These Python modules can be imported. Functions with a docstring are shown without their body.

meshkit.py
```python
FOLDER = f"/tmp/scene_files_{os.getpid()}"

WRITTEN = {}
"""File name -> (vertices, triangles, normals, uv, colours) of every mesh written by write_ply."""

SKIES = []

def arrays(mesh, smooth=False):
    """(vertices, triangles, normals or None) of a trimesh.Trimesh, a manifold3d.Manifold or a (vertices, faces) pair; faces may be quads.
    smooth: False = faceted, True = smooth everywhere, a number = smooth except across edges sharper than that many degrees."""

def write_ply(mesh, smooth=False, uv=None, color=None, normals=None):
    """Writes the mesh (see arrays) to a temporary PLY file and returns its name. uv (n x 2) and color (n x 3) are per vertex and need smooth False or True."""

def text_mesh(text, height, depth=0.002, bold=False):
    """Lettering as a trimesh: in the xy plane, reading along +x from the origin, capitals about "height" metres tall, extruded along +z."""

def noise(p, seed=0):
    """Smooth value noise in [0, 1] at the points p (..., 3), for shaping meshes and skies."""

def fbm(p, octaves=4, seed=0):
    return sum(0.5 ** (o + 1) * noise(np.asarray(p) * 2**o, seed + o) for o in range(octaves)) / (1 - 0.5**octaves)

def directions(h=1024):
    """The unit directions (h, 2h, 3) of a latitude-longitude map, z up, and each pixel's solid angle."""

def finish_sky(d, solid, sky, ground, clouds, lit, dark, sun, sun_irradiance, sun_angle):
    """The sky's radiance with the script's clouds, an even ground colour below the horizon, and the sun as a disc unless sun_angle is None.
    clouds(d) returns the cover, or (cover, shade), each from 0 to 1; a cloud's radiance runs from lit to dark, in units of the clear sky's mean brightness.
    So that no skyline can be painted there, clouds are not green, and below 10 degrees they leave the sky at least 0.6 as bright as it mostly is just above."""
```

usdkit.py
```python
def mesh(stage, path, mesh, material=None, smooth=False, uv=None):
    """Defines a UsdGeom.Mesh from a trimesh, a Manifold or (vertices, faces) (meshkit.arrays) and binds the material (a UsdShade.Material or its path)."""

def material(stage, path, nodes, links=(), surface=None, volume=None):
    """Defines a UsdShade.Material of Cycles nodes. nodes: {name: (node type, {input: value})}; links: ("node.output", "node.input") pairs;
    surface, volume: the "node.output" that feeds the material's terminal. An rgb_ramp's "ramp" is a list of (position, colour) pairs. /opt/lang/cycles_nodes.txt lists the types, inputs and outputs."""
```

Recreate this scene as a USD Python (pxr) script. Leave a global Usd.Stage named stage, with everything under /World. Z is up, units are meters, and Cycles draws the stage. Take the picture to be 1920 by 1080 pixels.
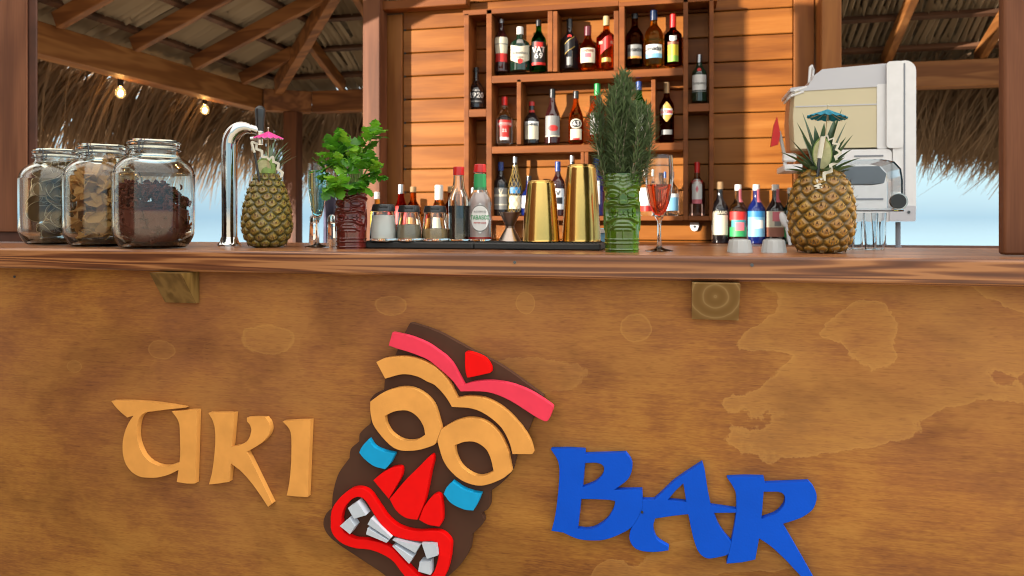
import math, random
import numpy as np, trimesh, usdkit, meshkit
from pxr import Usd, UsdGeom, UsdLux, UsdShade, Gf, Sdf, Vt
from shapely.geometry import Polygon
from shapely import affinity

stage = Usd.Stage.CreateInMemory()
UsdGeom.SetStageUpAxis(stage, 'Z'); UsdGeom.SetStageMetersPerUnit(stage, 1.0)
UsdGeom.Xform.Define(stage, '/World'); UsdGeom.Scope.Define(stage, '/World/Looks')

# ---------------------------------------------------------------- camera
F = 1393.0                      # focal length in pixels of the 1920 wide photograph
HORIZON = 408.0
YAW = 0.2258
CAM = np.array([0.0, -1.55, 1.1757])
cam = UsdGeom.Camera.Define(stage, '/World/camera')
cam.AddTranslateOp().Set(Gf.Vec3d(*CAM.tolist()))
cam.AddRotateXYZOp().Set(Gf.Vec3f(90, 0, math.degrees(YAW)))
cam.CreateHorizontalApertureAttr(36.0); cam.CreateVerticalApertureAttr(20.25)
cam.CreateFocalLengthAttr(36.0 * F / 1920)
cam.CreateVerticalApertureOffsetAttr(-(540 - HORIZON) / 1920 * 36.0)
cam.CreateFStopAttr(5.0); cam.CreateFocusDistanceAttr(1.75)
cam.CreateClippingRangeAttr(Gf.Vec2f(0.05, 5000))
cam.CreateExposureAttr(2.2)

# ---------------------------------------------------------------- sky and sun
SUN_AZ = math.radians(-135.0)       # direction towards the sun, atan2(x, y): behind the camera to the left
SUN_EL = math.radians(7.0)
# thin hazy overcast (brighter overhead than at the horizon, as overcast skies are) over the physical sky
sky = usdkit.material(stage, '/World/Looks/sky_look', {
    's': ('sky_texture', {'sky_type': 'single_scattering', 'sun_disc': False, 'sun_elevation': SUN_EL, 'sun_rotation': SUN_AZ}),
    'tc': ('texture_coordinate', {}), 'x': ('separate_xyz', {}),
    'r': ('rgb_ramp', {'ramp': [(0.0, (0.92, 1.6, 2.1)), (0.07, (1.1, 1.85, 2.35)), (0.3, (4.4, 4.5, 4.4)), (1.0, (8.5, 7.9, 7.1))]}),
    'mp': ('mapping', {'scale': (1.0, 1.0, 3.5)}), 'n': ('noise_texture', {'scale': 1.8, 'detail': 5, 'roughness': 0.55}),
    'c': ('map_range', {'from_min': 0.3, 'from_max': 0.7, 'to_min': 0.86, 'to_max': 1.14}),
    'k': ('vector_math', {'math_type': 'scale'}),
    'm': ('mix', {'fac': 0.88}), 'b': ('background_shader', {'strength': 0.1})},
    [('tc.generated', 'x.vector'), ('x.z', 'r.fac'), ('tc.generated', 'mp.vector'), ('mp.vector', 'n.vector'), ('n.fac', 'c.value'), ('r.color', 'k.vector1'), ('c.result', 'k.scale'),
     ('s.color', 'm.color1'), ('k.vector', 'm.color2'), ('m.color', 'b.color')], surface='b.background')
dome = UsdLux.DomeLight.Define(stage, '/World/sky')
UsdShade.MaterialBindingAPI.Apply(dome.GetPrim()).Bind(sky)
sun = UsdLux.DistantLight.Define(stage, '/World/sun')
sun.CreateIntensityAttr(0.68); sun.CreateAngleAttr(0.5); sun.CreateNormalizeAttr(True)
sun.CreateColorAttr(Gf.Vec3f(1.0, 0.90, 0.78))
sd = np.array([math.sin(SUN_AZ) * math.cos(SUN_EL), math.cos(SUN_AZ) * math.cos(SUN_EL), math.sin(SUN_EL)])
# the light shines along -z: its +z must point to the sun
yawz = math.degrees(math.atan2(sd[1], sd[0])) + 90
sun.AddRotateXYZOp().Set(Gf.Vec3f(math.degrees(math.acos(sd[2])), 0, yawz))
dome.GetPrim().SetCustomDataByKey('kind', 'structure')

# ---------------------------------------------------------------- helpers
CA, SA = math.cos(YAW), math.sin(YAW)
RNG = random.Random(7)
NR = np.random.default_rng(11)

def ray(px, py):
    u = (px - 960) / F
    return np.array([-SA + u * CA, CA + u * SA, (HORIZON - py) / F])
def at(px, py, Y):
    d = ray(px, py); return CAM + d * ((Y - CAM[1]) / d[1])
def atX(px, py, X):
    d = ray(px, py); return CAM + d * ((X - CAM[0]) / d[0])
def pt(px, t):
    d = ray(px, HORIZON); return CAM[0] + d[0] * t, CAM[1] + d[1] * t
def depth(x, y):
    return -SA * x + CA * (y - CAM[1])
def face(x, y):
    return math.atan2(CAM[0] - x, -(CAM[1] - y))

used = {}
def numbered(parent, name):
    k = (parent, name); n = used.get(k, 0); used[k] = n + 1
    return f'{parent}/{name}' if n == 0 else f'{parent}/{name}_{n:03d}'
def tag(prim, label=None, cat=None, group=None, kind=None):
    for k, v in (('label', label), ('category', cat), ('group', group), ('kind', kind)):
        if v: prim.SetCustomDataByKey(k, v)
    return prim
class Thing:
    def __init__(s, name, label, cat, loc=(0, 0, 0), group=None, kind=None):
        s.path = numbered('/World', name); s.loc = np.array(loc, float)
        x = UsdGeom.Xform.Define(stage, s.path); x.AddTranslateOp().Set(Gf.Vec3d(*[float(c) for c in loc]))
        s.prim = x.GetPrim(); tag(s.prim, label, cat, group, kind)
    def part(s, name, mesh, mat, smooth=False, label=None, under=None, kind=None, col=None, world=True):
        """world: the mesh is given in world coordinates"""
        p = numbered(under or s.path, name)
        g = meshkit.arrays(mesh)[:2]; m = (g[0] - s.loc if world else g[0], g[1])
        me = usdkit.mesh(stage, p, m, MAT[mat] if isinstance(mat, str) else mat, smooth=True if col is not None else smooth)
        if col is not None: UsdGeom.PrimvarsAPI(me).CreatePrimvar('col', Sdf.ValueTypeNames.Color3fArray, 'vertex').Set(Vt.Vec3fArray.FromNumpy(np.asarray(col, np.float32)))
        tag(me.GetPrim(), label=label, kind=kind)
        return p
def solo(name, mesh, mat, label, cat=None, kind=None, smooth=False, group=None, col=None):
    p = numbered('/World', name)
    me = usdkit.mesh(stage, p, meshkit.arrays(mesh)[:2], MAT[mat], smooth=True if col is not None else smooth)
    tag(me.GetPrim(), label, cat, group, kind)
    return p

cat_ = trimesh.util.concatenate
def box(x0, y0, z0, x1, y1, z1):
    b = trimesh.creation.box([abs(x1 - x0), abs(y1 - y0), abs(z1 - z0)])
    b.apply_translation([(x0 + x1) / 2, (y0 + y1) / 2, (z0 + z1) / 2]); return b
def cbox(x0, y0, z0, x1, y1, z1, c=0.004):
    """a box with chamfered edges"""
    import manifold3d as m3
    lo, hi = np.minimum([x0, y0, z0], [x1, y1, z1]), np.maximum([x0, y0, z0], [x1, y1, z1])
    c = min(c, (hi - lo).min() * 0.3); pts = []
    for i in range(8):
        q = [hi[k] if i >> k & 1 else lo[k] for k in range(3)]; sg = [(-1 if i >> k & 1 else 1) for k in range(3)]
        for k in range(3):
            w = [q[j] + sg[j] * c for j in range(3)]; w[k] = q[k]; pts.append(w)
    h = m3.Manifold.hull_points(np.array(pts)).to_mesh()
    return trimesh.Trimesh(h.vert_properties[:, :3], h.tri_verts, process=False)
def beam(p0, p1, w, h, up=(0, 0, 1)):
    """a squared timber from p0 to p1, w wide, h high (centred)"""
    p0, p1 = np.array(p0, float), np.array(p1, float); d = p1 - p0; L = np.linalg.norm(d); d /= L
    s = np.cross(d, up); s /= np.linalg.norm(s); u = np.cross(s, d)
    m = cbox(-L / 2, -w / 2, -h / 2, L / 2, w / 2, h / 2, 0.004)
    T = np.eye(4); T[:3, 0], T[:3, 1], T[:3, 2], T[:3, 3] = d, s, u, (p0 + p1) / 2
    m.apply_transform(T); return m
def lathe(prof, n=40, loc=(0, 0, 0), square=0.0, close=True):
    """prof: (radius, z) from the bottom up (or round and back for a shell); square > 0 gives a rounded square section"""
    prof = np.array(prof, float); a = np.linspace(0, 2 * np.pi, n, endpoint=False)
    k = np.ones(n)
    if square: 
        e = 2 + 8 * square; k = (abs(np.cos(a + .7854)) ** e + abs(np.sin(a + .7854)) ** e) ** (-1 / e) * 0.9
    v = np.stack([np.outer(prof[:, 0], np.cos(a)), np.outer(prof[:, 0], np.sin(a)), np.outer(prof[:, 1], np.ones(n))], -1)
    if square:
        rr = np.minimum(1, prof[:, 0] / prof[:, 0].max()) ** 3
        kk = 1 + (k[None] - 1) * rr[:, None]; v[..., 0] *= kk; v[..., 1] *= kk
    f = []
    m = len(prof)
    i = np.arange(n); j = (i + 1) % n
    for r in range(m - 1):
        a0, b0, a1, b1 = r * n + i, r * n + j, (r + 1) * n + i, (r + 1) * n + j
        f += [np.stack([a0, b0, b1], 1), np.stack([a0, b1, a1], 1)]
    v = v.reshape(-1, 3); f = np.vstack(f)
    t = trimesh.Trimesh(v, f, process=False)
    t.merge_vertices(); t.update_faces(t.nondegenerate_faces())
    t.apply_translation(loc); return t
def spline(pts, per=6):
    """Catmull-Rom through points of any dimension"""
    p = np.array(pts, float); p = np.vstack([2 * p[0] - p[1], p, 2 * p[-1] - p[-2]]); out = []
    for i in range(1, len(p) - 2):
        for t in np.linspace(0, 1, per, endpoint=False):
            a, b, c, d = p[i - 1:i + 3]
            out.append(0.5 * (2 * b + (c - a) * t + (2 * a - 5 * b + 4 * c - d) * t * t + (3 * b - a - 3 * c + d) * t ** 3))
    return np.vstack(out + [p[-2]])
def tube(pts, r, n=8, cap=True):
    p = np.array(pts, float); r = np.broadcast_to(r, len(p))
    d = np.gradient(p, axis=0); d /= np.linalg.norm(d, axis=1, keepdims=True) + 1e-12
    ref = np.array([0, 0, 1.0]) if abs(d[0][2]) < 0.9 else np.array([1.0, 0, 0])
    V = []
    s = np.cross(d[0], ref); s /= np.linalg.norm(s)
    for q, t, rr in zip(p, d, r):
        s = s - t * (s @ t); s /= np.linalg.norm(s); u = np.cross(t, s)
        a = np.linspace(0, 2 * np.pi, n, endpoint=False)
        V.append(q + rr * (np.outer(np.cos(a), s) + np.outer(np.sin(a), u)))
    V = np.vstack(V); f = []; i = np.arange(n); j = (i + 1) % n
    for k in range(len(p) - 1):
        a0, b0, a1, b1 = k * n + i, k * n + j, (k + 1) * n + i, (k + 1) * n + j
        f += [np.stack([a0, b0, b1], 1), np.stack([a0, b1, a1], 1)]
    if cap:
        c = len(V); V = np.vstack([V, p[0], p[-1]])
        f += [np.stack([j, i, np.full(n, c)], 1), np.stack([(len(p) - 1) * n + i, (len(p) - 1) * n + j, np.full(n, c + 1)], 1)]
    return trimesh.Trimesh(V, np.vstack(f), process=False)
def ribbon(pts, widths, side, fold=0.0):
    """a blade along pts; side: direction of its width (or one per point); fold lifts the midrib"""
    p = np.array(pts, float); n = len(p); w = np.array(widths, float)[:, None]
    s = np.broadcast_to(np.array(side, float), p.shape); d = np.gradient(p, axis=0)
    s = s / (np.linalg.norm(s, axis=1, keepdims=True) + 1e-9)
    nn = np.cross(d, s); nn /= np.linalg.norm(nn, axis=1, keepdims=True) + 1e-9
    V = np.concatenate([p - s * w / 2, p + nn * w * fold, p + s * w / 2]); f = []
    for k in range(n - 1):
        for o in (0, n):
            a, b, c, e = o + k, o + k + 1, o + n + k, o + n + k + 1
            f += [[a, c, e], [a, e, b]]
    return trimesh.Trimesh(V, f, process=False)
def rotz(m, a, loc=(0, 0, 0)):
    m.apply_transform(trimesh.transformations.rotation_matrix(a, [0, 0, 1])); m.apply_translation(loc); return m
def rot(m, a, ax, point=(0, 0, 0)):
    m.apply_transform(trimesh.transformations.rotation_matrix(a, ax, point)); return m
def icos(r, loc, sub=2, sc=(1, 1, 1)):
    m = trimesh.creation.icosphere(sub, r); m.apply_scale(sc); m.apply_translation(loc); return m
# ---------------------------------------------------------------- materials
MAT = {}
K = 0.72          # overall reflectance of the painted and stained surfaces, set against the exposure
def pm(name, color, rough=0.5, metallic=0.0, spec=0.5, coat=0.0, trans=0.0, ior=1.45, bump=0.0, bscale=200.0, vary=0.0, vscale=30.0, bevel=0.0, sss=0.0, **kw):
    color = tuple(c * K for c in color)
    n = {'p': ('principled_bsdf', {'base_color': tuple(color), 'roughness': rough, 'metallic': metallic, 'specular_ior_level': spec,
                                   'coat_weight': coat, 'transmission_weight': trans, 'ior': ior, **kw})}
    l = []
    if vary or bump:
        n['g'] = ('geometry', {})
    if vary:
        n['n'] = ('noise_texture', {'scale': vscale, 'detail': 4.0}); l.append(('g.position', 'n.vector'))
        c = np.array(color)
        n['r'] = ('rgb_ramp', {'ramp': [(0.3, tuple(c * (1 - vary))), (0.7, tuple(np.minimum(1, c * (1 + vary))))]})
        l += [('n.fac', 'r.fac'), ('r.color', 'p.base_color')]
    last = None
    if bevel:
        n['bv'] = ('bevel', {'radius': bevel, 'samples': 6}); last = 'bv.bevel'
    if bump:
        n['bn'] = ('noise_texture', {'scale': bscale, 'detail': 3.0}); n['b'] = ('bump', {'strength': bump, 'distance': 0.002})
        l += [('g.position', 'bn.vector'), ('bn.fac', 'b.height')]
        if last: l.append((last, 'b.normal'))
        last = 'b.normal'
    if last: l.append((last, 'p.normal'))
    MAT[name] = usdkit.material(stage, '/World/Looks/' + name, n, l, surface='p.BSDF'); return MAT[name]

def wood(name, cols, axis='x', scale=7.0, stretch=9.0, rings=3.0, rough=0.5, bump=0.25, spec=0.18, wring=0.4, wfine=0.35, wblot=0.35, coat=0.0, bevel=0.0, vary=0.25, dist=0.35):
    k = 'xyz'.index(axis); cols = [tuple(q * K for q in c) for c in cols]
    s1 = [scale] * 3; s1[k] = scale / stretch
    s2 = [scale * 22] * 3; s2[k] = scale * 0.8
    n = {'g': ('geometry', {}), 'o': ('object_info', {}),
         'm1': ('math', {'math_type': 'multiply', 'value2': 37.0}), 'm2': ('math', {'math_type': 'multiply', 'value2': 11.0}),
         'c': ('combine_xyz', {}), 'a': ('vector_math', {'math_type': 'add'}),
         'p1': ('mapping', {'scale': tuple(s1)}), 'p2': ('mapping', {'scale': tuple(s2)}), 'p3': ('mapping', {'scale': tuple(3.0 if i != k else 1.2 for i in range(3))}),
         'n1': ('noise_texture', {'scale': 1.0, 'detail': 2.0, 'distortion': dist}), 'n2': ('noise_texture', {'scale': 1.0, 'detail': 4.0, 'roughness': 0.65}),
         'n3': ('noise_texture', {'scale': 1.0, 'detail': 3.0}),
         'r1': ('math', {'math_type': 'multiply', 'value2': rings * 6.283}), 'r2': ('math', {'math_type': 'sine'}),
         'r3': ('math', {'math_type': 'multiply_add', 'value2': wring * 0.5, 'value3': wring * 0.5}),
         'f': ('math', {'math_type': 'multiply_add', 'value2': wfine}), 'q': ('math', {'math_type': 'multiply_add', 'value2': wblot}),
         'v1': ('math', {'math_type': 'multiply_add', 'value2': vary, 'value3': -vary / 2}), 'v2': ('math', {'math_type': 'add'}),
         'rp': ('rgb_ramp', {'ramp': list(zip(np.linspace(0.15, 0.9, len(cols)), cols))}),
         'b': ('bump', {'strength': bump, 'distance': 0.0015}),
         'p': ('principled_bsdf', {'roughness': rough, 'specular_ior_level': spec, 'coat_weight': coat, 'coat_roughness': 0.2})}
    l = [('o.random', 'm1.value1'), ('o.random', 'm2.value1'), ('m1.value', 'c.x'), ('m1.value', 'c.y'), ('m2.value', 'c.z'),
         ('g.position', 'a.vector1'), ('c.vector', 'a.vector2'), ('a.vector', 'p1.vector'), ('a.vector', 'p2.vector'), ('a.vector', 'p3.vector'),
         ('p1.vector', 'n1.vector'), ('p2.vector', 'n2.vector'), ('p3.vector', 'n3.vector'),
         ('n1.fac', 'r1.value1'), ('r1.value', 'r2.value1'), ('r2.value', 'r3.value1'), ('n2.fac', 'f.value1'), ('r3.value', 'f.value3'),
         ('n3.fac', 'q.value1'), ('f.value', 'q.value3'), ('o.random', 'v1.value1'), ('v1.value', 'v2.value1'), ('q.value', 'v2.value2'),
         ('v2.value', 'rp.fac'), ('rp.color', 'p.base_color'), ('f.value', 'b.height'), ('b.normal', 'p.normal')]
    if bevel:
        n['bv'] = ('bevel', {'radius': bevel, 'samples': 6}); l.append(('bv.bevel', 'b.normal'))
    MAT[name] = usdkit.material(stage, '/World/Looks/' + name, n, l, surface='p.BSDF'); return MAT[name]

wood('plank_wood', [(.15, .042, .007), (.32, .108, .018), (.45, .185, .042)], 'x', scale=9, stretch=8, rings=2.2, wring=.28, rough=.42, bevel=.003, vary=.3)
wood('upright_wood', [(.16, .048, .013), (.30, .105, .025), (.40, .16, .042)], 'z', scale=9, stretch=9, rings=2.2, wring=.3, rough=.45, bevel=.003)
wood('shelf_wood', [(.12, .034, .008), (.23, .070, .016), (.33, .11, .026)], 'x', scale=10, stretch=8, rings=2, wring=.25, rough=.45, bevel=.002, vary=.15)
wood('post_wood', [(.065, .022, .010), (.155, .055, .024), (.27, .107, .05)], 'z', scale=10, stretch=8, rings=2.5, wring=.3, rough=.5, bevel=.004)
wood('beam_wood_y', [(.12, .040, .012), (.28, .105, .028), (.42, .18, .055)], 'y', scale=9, stretch=8, rings=3.2, wring=.38, rough=.5, bevel=.004, vary=.2)
wood('beam_wood_x', [(.12, .040, .014), (.28, .105, .032), (.42, .18, .06)], 'x', scale=9, stretch=8, rings=3.2, wring=.38, rough=.5, bevel=.004, vary=.2)
wood('purlin_wood', [(.05, .025, .014), (.11, .05, .026), (.18, .085, .045)], 'x', scale=9, stretch=8, rings=2, rough=.6, vary=.3)
wood('edge_wood', [(.09, .028, .010), (.165, .055, .020), (.23, .083, .028), (.40, .17, .062)], 'x', scale=30, stretch=40, rings=8.5, wring=.75, wfine=.22, wblot=.22, rough=.36, coat=.3, bevel=.004, vary=0, dist=.3, spec=.3)
wood('cut_wood', [(.12, .062, .014), (.20, .11, .028), (.28, .165, .05)], 'z', scale=22, stretch=6, rings=3.0, wring=.5, rough=.5, bevel=.002)

# the plywood front: stained blotches, fine horizontal grain, veneer contours and the pale oval patches seen in the photograph
def plywood():
    ovals = [(500, 636, 55, 27), (302, 656, 27, 18), (140, 687, 15, 12), (733, 573, 32, 19), (985, 567, 19, 21), (1192, 615, 32, 28)]
    n = {'g': ('geometry', {}), 'p1': ('mapping', {'scale': (1.1, 1.0, 2.4), 'location': (0.35, 0, 0.2)}), 'n1': ('noise_texture', {'scale': 1.0, 'detail': 2.5, 'roughness': 0.5, 'distortion': 0.5}),
         'p2': ('mapping', {'scale': (9, 1, 150)}), 'n2': ('noise_texture', {'scale': 1.0, 'detail': 5.0, 'roughness': 0.7}),
         'p3': ('mapping', {'scale': (4, 1, 6.5)}), 'n3': ('noise_texture', {'scale': 1.0, 'detail': 5.0, 'roughness': 0.6, 'distortion': 0.3}),
         'p4': ('mapping', {'scale': (60, 1, 420)}), 'n4': ('noise_texture', {'scale': 1.0, 'detail': 3.0}),
         'pw': ('mapping', {'scale': (16, 1, 16)}), 'nw': ('noise_texture', {'scale': 1.0, 'detail': 4.0, 'roughness': .65}),
         'lf': ('rgb_ramp', {'ramp': [(0, (0, 0, 0)), (.214, (0, 0, 0)), (.222, (1, 1, 1)), (.24, (.62, .62, .62)), (.31, (.46, .46, .46)), (.45, (.22, .22, .22)), (.58, (.0, .0, .0)),
                                         (.60, (0, 0, 0)), (.608, (.95, .95, .95)), (.622, (.5, .5, .5)), (.66, (.25, .25, .25)), (.82, (0, 0, 0)), (.9, (0, 0, 0)), (.908, (.9, .9, .9)), (.93, (.3, .3, .3)), (1, (.2, .2, .2))]}),
         'base': ('rgb_ramp', {'ramp': [(.24, (.180, .062, .018)), (.42, (.305, .115, .024)), (.55, (.40, .17, .030)), (.74, (.48, .22, .042))]}),
         's1': ('math', {'math_type': 'multiply_add', 'value2': .62, 'value3': -.31}), 's2': ('math', {'math_type': 'add'}),
         's3': ('math', {'math_type': 'multiply_add', 'value2': .42, 'value3': -.21}), 's4': ('math', {'math_type': 'add'}),
         'mx': ('mix', {'mix_type': 'mix', 'color2': (.56, .285, .075)}), 'mf': ('math', {'math_type': 'multiply', 'value2': .55}),
         'pp': ('mapping', {'scale': (38, 1, 300)}), 'np': ('noise_texture', {'scale': 1.0, 'detail': 2.0}), 'rpp': ('rgb_ramp', {'ramp': [(.58, (1, 1, 1)), (.66, (.62, .60, .58))]}), 'pr': ('mix', {'mix_type': 'multiply', 'fac': .38}), 'p6': ('mapping', {'scale': (2.6, 1, 5.0), 'location': (7.3, 0, 2.2)}), 'n6': ('noise_texture', {'scale': 1.0, 'detail': 4.0, 'roughness': .6, 'distortion': .4}), 'r6': ('rgb_ramp', {'ramp': [(.34, (.60, .56, .60)), (.47, (.92, .91, .92)), (.56, (1, 1, 1)), (.68, (1.12, 1.10, 1.0))]}), 'cl': ('mix', {'mix_type': 'multiply', 'fac': .72}), 'kk': ('vector_math', {'math_type': 'scale', 'scale': K}),
         'b': ('bump', {'strength': .18, 'distance': .001}),
         'p': ('principled_bsdf', {'roughness': .5, 'specular_ior_level': .14})}
    l = [('g.position', 'p1.vector'), ('g.position', 'p2.vector'), ('g.position', 'p3.vector'), ('g.position', 'p4.vector'), ('g.position', 'pw.vector'),
         ('p1.vector', 'n1.vector'), ('p2.vector', 'n2.vector'), ('p3.vector', 'n3.vector'), ('p4.vector', 'n4.vector'), ('pw.vector', 'nw.vector'),
         ('n2.fac', 's1.value1'), ('n3.fac', 's2.value1'), ('s1.value', 's2.value2'), ('n4.fac', 's3.value1'), ('s2.value', 's4.value1'), ('s3.value', 's4.value2'),
         ('s4.value', 'base.fac'), ('base.color', 'mx.color1'), ('n2.fac', 'b.height'), ('b.normal', 'p.normal'), ('g.position', 'pp.vector'), ('pp.vector', 'np.vector'), ('np.fac', 'rpp.fac'), ('mx.color', 'pr.color1'), ('rpp.color', 'pr.color2'), ('g.position', 'p6.vector'), ('p6.vector', 'n6.vector'), ('n6.fac', 'r6.fac'), ('pr.color', 'cl.color1'), ('r6.color', 'cl.color2'), ('cl.color', 'kk.vector1'), ('kk.vector', 'p.base_color'), ('mf.value', 'mx.fac')]
    # warp the contour noise a little so that the outlines look torn
    n['w1'] = ('math', {'math_type': 'multiply_add', 'value2': .05, 'value3': -.025}); n['w2'] = ('math', {'math_type': 'add'})
    l += [('nw.fac', 'w1.value1'), ('n1.fac', 'w2.value1'), ('w1.value', 'w2.value2'), ('w2.value', 'w3.value1'), ('w3.value', 'lf.fac')]
    n['w3'] = ('math', {'math_type': 'multiply_add', 'value2': 4.0, 'value3': -2.0})
    n['p5'] = ('mapping', {'scale': (.9, 1, 1.1), 'location': (3.1, 0, 1.7)}); n['n5'] = ('noise_texture', {'scale': 1.0, 'detail': 2.0}); n['r5'] = ('map_range', {'from_min': .4, 'from_max': .65, 'to_min': 0.0, 'to_max': .45, 'clamp': True}); n['pk'] = ('mix', {'color2': (.33, .135, .062)})
    l += [('g.position', 'p5.vector'), ('p5.vector', 'n5.vector'), ('n5.fac', 'r5.value'), ('r5.result', 'pk.fac'), ('base.color', 'pk.color1'), ('pk.color', 'mx.color1')]
    l.remove(('base.color', 'mx.color1'))
    n['sx'] = ('separate_xyz', {}); n['mk'] = ('map_range', {'from_min': -.75, 'from_max': .05, 'to_min': .18, 'to_max': 1.0, 'clamp': True}); n['lm'] = ('vector_math', {'math_type': 'scale'})
    l += [('g.position', 'sx.vector'), ('sx.x', 'mk.value'), ('lf.color', 'lm.vector1'), ('mk.result', 'lm.scale')]
    last = 'lm.vector'
    for i, (px, py, rx, ry) in enumerate(ovals):
        c = at(px, py, 0.0); e = at(px + rx, py - ry, 0.0) - c
        n[f'om{i}'] = ('mapping', {'mapping_type': 'point', 'location': (-c[0] / e[0], 0, -c[2] / e[2]), 'scale': (1 / e[0], 0, 1 / e[2])})
        n[f'ol{i}'] = ('vector_math', {'math_type': 'length'}); n[f'ow{i}'] = ('math', {'math_type': 'multiply_add', 'value2': .7, 'value3': -.35})
        n[f'oa{i}'] = ('math', {'math_type': 'add'})
        n[f'or{i}'] = ('rgb_ramp', {'ramp': [(0, (.22, .22, .22)), (.8, (.3, .3, .3)), (.9, (.8, .8, .8)), (.97, (0, 0, 0)), (1, (0, 0, 0))]})
        n[f'ox{i}'] = ('mix', {'mix_type': 'lighten', 'fac': 1.0})
        l += [('g.position', f'om{i}.vector'), (f'om{i}.vector', f'ol{i}.vector1'), ('nw.fac', f'ow{i}.value1'), (f'ol{i}.value', f'oa{i}.value1'), (f'ow{i}.value', f'oa{i}.value2'),
              (f'oa{i}.value', f'or{i}.fac'), (last, f'ox{i}.color1'), (f'or{i}.color', f'ox{i}.color2')]
        last = f'ox{i}.color'
    l.append((last, 'mf.value1'))
    MAT['plywood'] = usdkit.material(stage, '/World/Looks/plywood', n, l, surface='p.BSDF')
plywood()
# end grain rings of the sawn joist
cr = at(1341, 555, -.04)
MAT['end_grain'] = usdkit.material(stage, '/World/Looks/end_grain', {
    'g': ('geometry', {}), 'm': ('mapping', {'location': (-cr[0] * 40, 0, -cr[2] * 40), 'scale': (40, 0, 40)}), 'nn': ('noise_texture', {'scale': 22, 'detail': 2}),
    'l': ('vector_math', {'math_type': 'length'}), 'a': ('math', {'math_type': 'multiply_add', 'value2': .35}), 's': ('math', {'math_type': 'multiply', 'value2': 7.0}), 'sn': ('math', {'math_type': 'sine'}),
    'mr': ('map_range', {'from_min': -1.0, 'from_max': 1.0, 'to_min': 0.0, 'to_max': 1.0}),
    'r': ('rgb_ramp', {'ramp': [(0, (.155, .085, .022)), (.6, (.17, .095, .028)), (.93, (.19, .11, .036)), (1, (.25, .16, .062))]}),
    'p': ('principled_bsdf', {'roughness': .6, 'specular_ior_level': .3})},
    [('g.position', 'm.vector'), ('m.vector', 'l.vector1'), ('g.position', 'nn.vector'), ('nn.fac', 'a.value1'), ('l.value', 'a.value3'), ('a.value', 's.value1'), ('s.value', 'sn.value1'), ('sn.value', 'mr.value'), ('mr.result', 'r.fac'), ('r.color', 'p.base_color')], surface='p.BSDF')

def island(name, cols, rough=0.7, spec=0.25, transl=0.0, grain=None):
    """colour varies from blade to blade"""
    n = {'g': ('geometry', {}), 'r': ('rgb_ramp', {'ramp': list(zip(np.linspace(0, 1, len(cols)), cols))}), 'p': ('principled_bsdf', {'roughness': rough, 'specular_ior_level': spec})}
    l = [('g.random_per_island', 'r.fac'), ('r.color', 'p.base_color')]
    s = 'p.BSDF'
    if transl:
        n['t'] = ('translucent_bsdf', {}); n['m'] = ('mix_closure', {'fac': transl})
        l += [('r.color', 't.color'), ('p.BSDF', 'm.closure1'), ('t.BSDF', 'm.closure2')]; s = 'm.closure'
    MAT[name] = usdkit.material(stage, '/World/Looks/' + name, n, l, surface=s)
island('thatch', [(.26, .17, .10), (.54, .42, .29), (.66, .54, .40), (.76, .65, .50), (.36, .25, .16), (.64, .52, .38)], transl=.6)
island('thatch_under', [(.34, .26, .17), (.70, .58, .42), (.80, .70, .55), (.46, .37, .26), (.74, .63, .48)])
pm('thatch_dark', (.30, .235, .16), .9, vary=.4, vscale=20)
island('needle', [(.11, .16, .07), (.20, .26, .12), (.32, .37, .21), (.48, .51, .36), (.70, .70, .60)], rough=.5, spec=.35, transl=.35)
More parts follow.
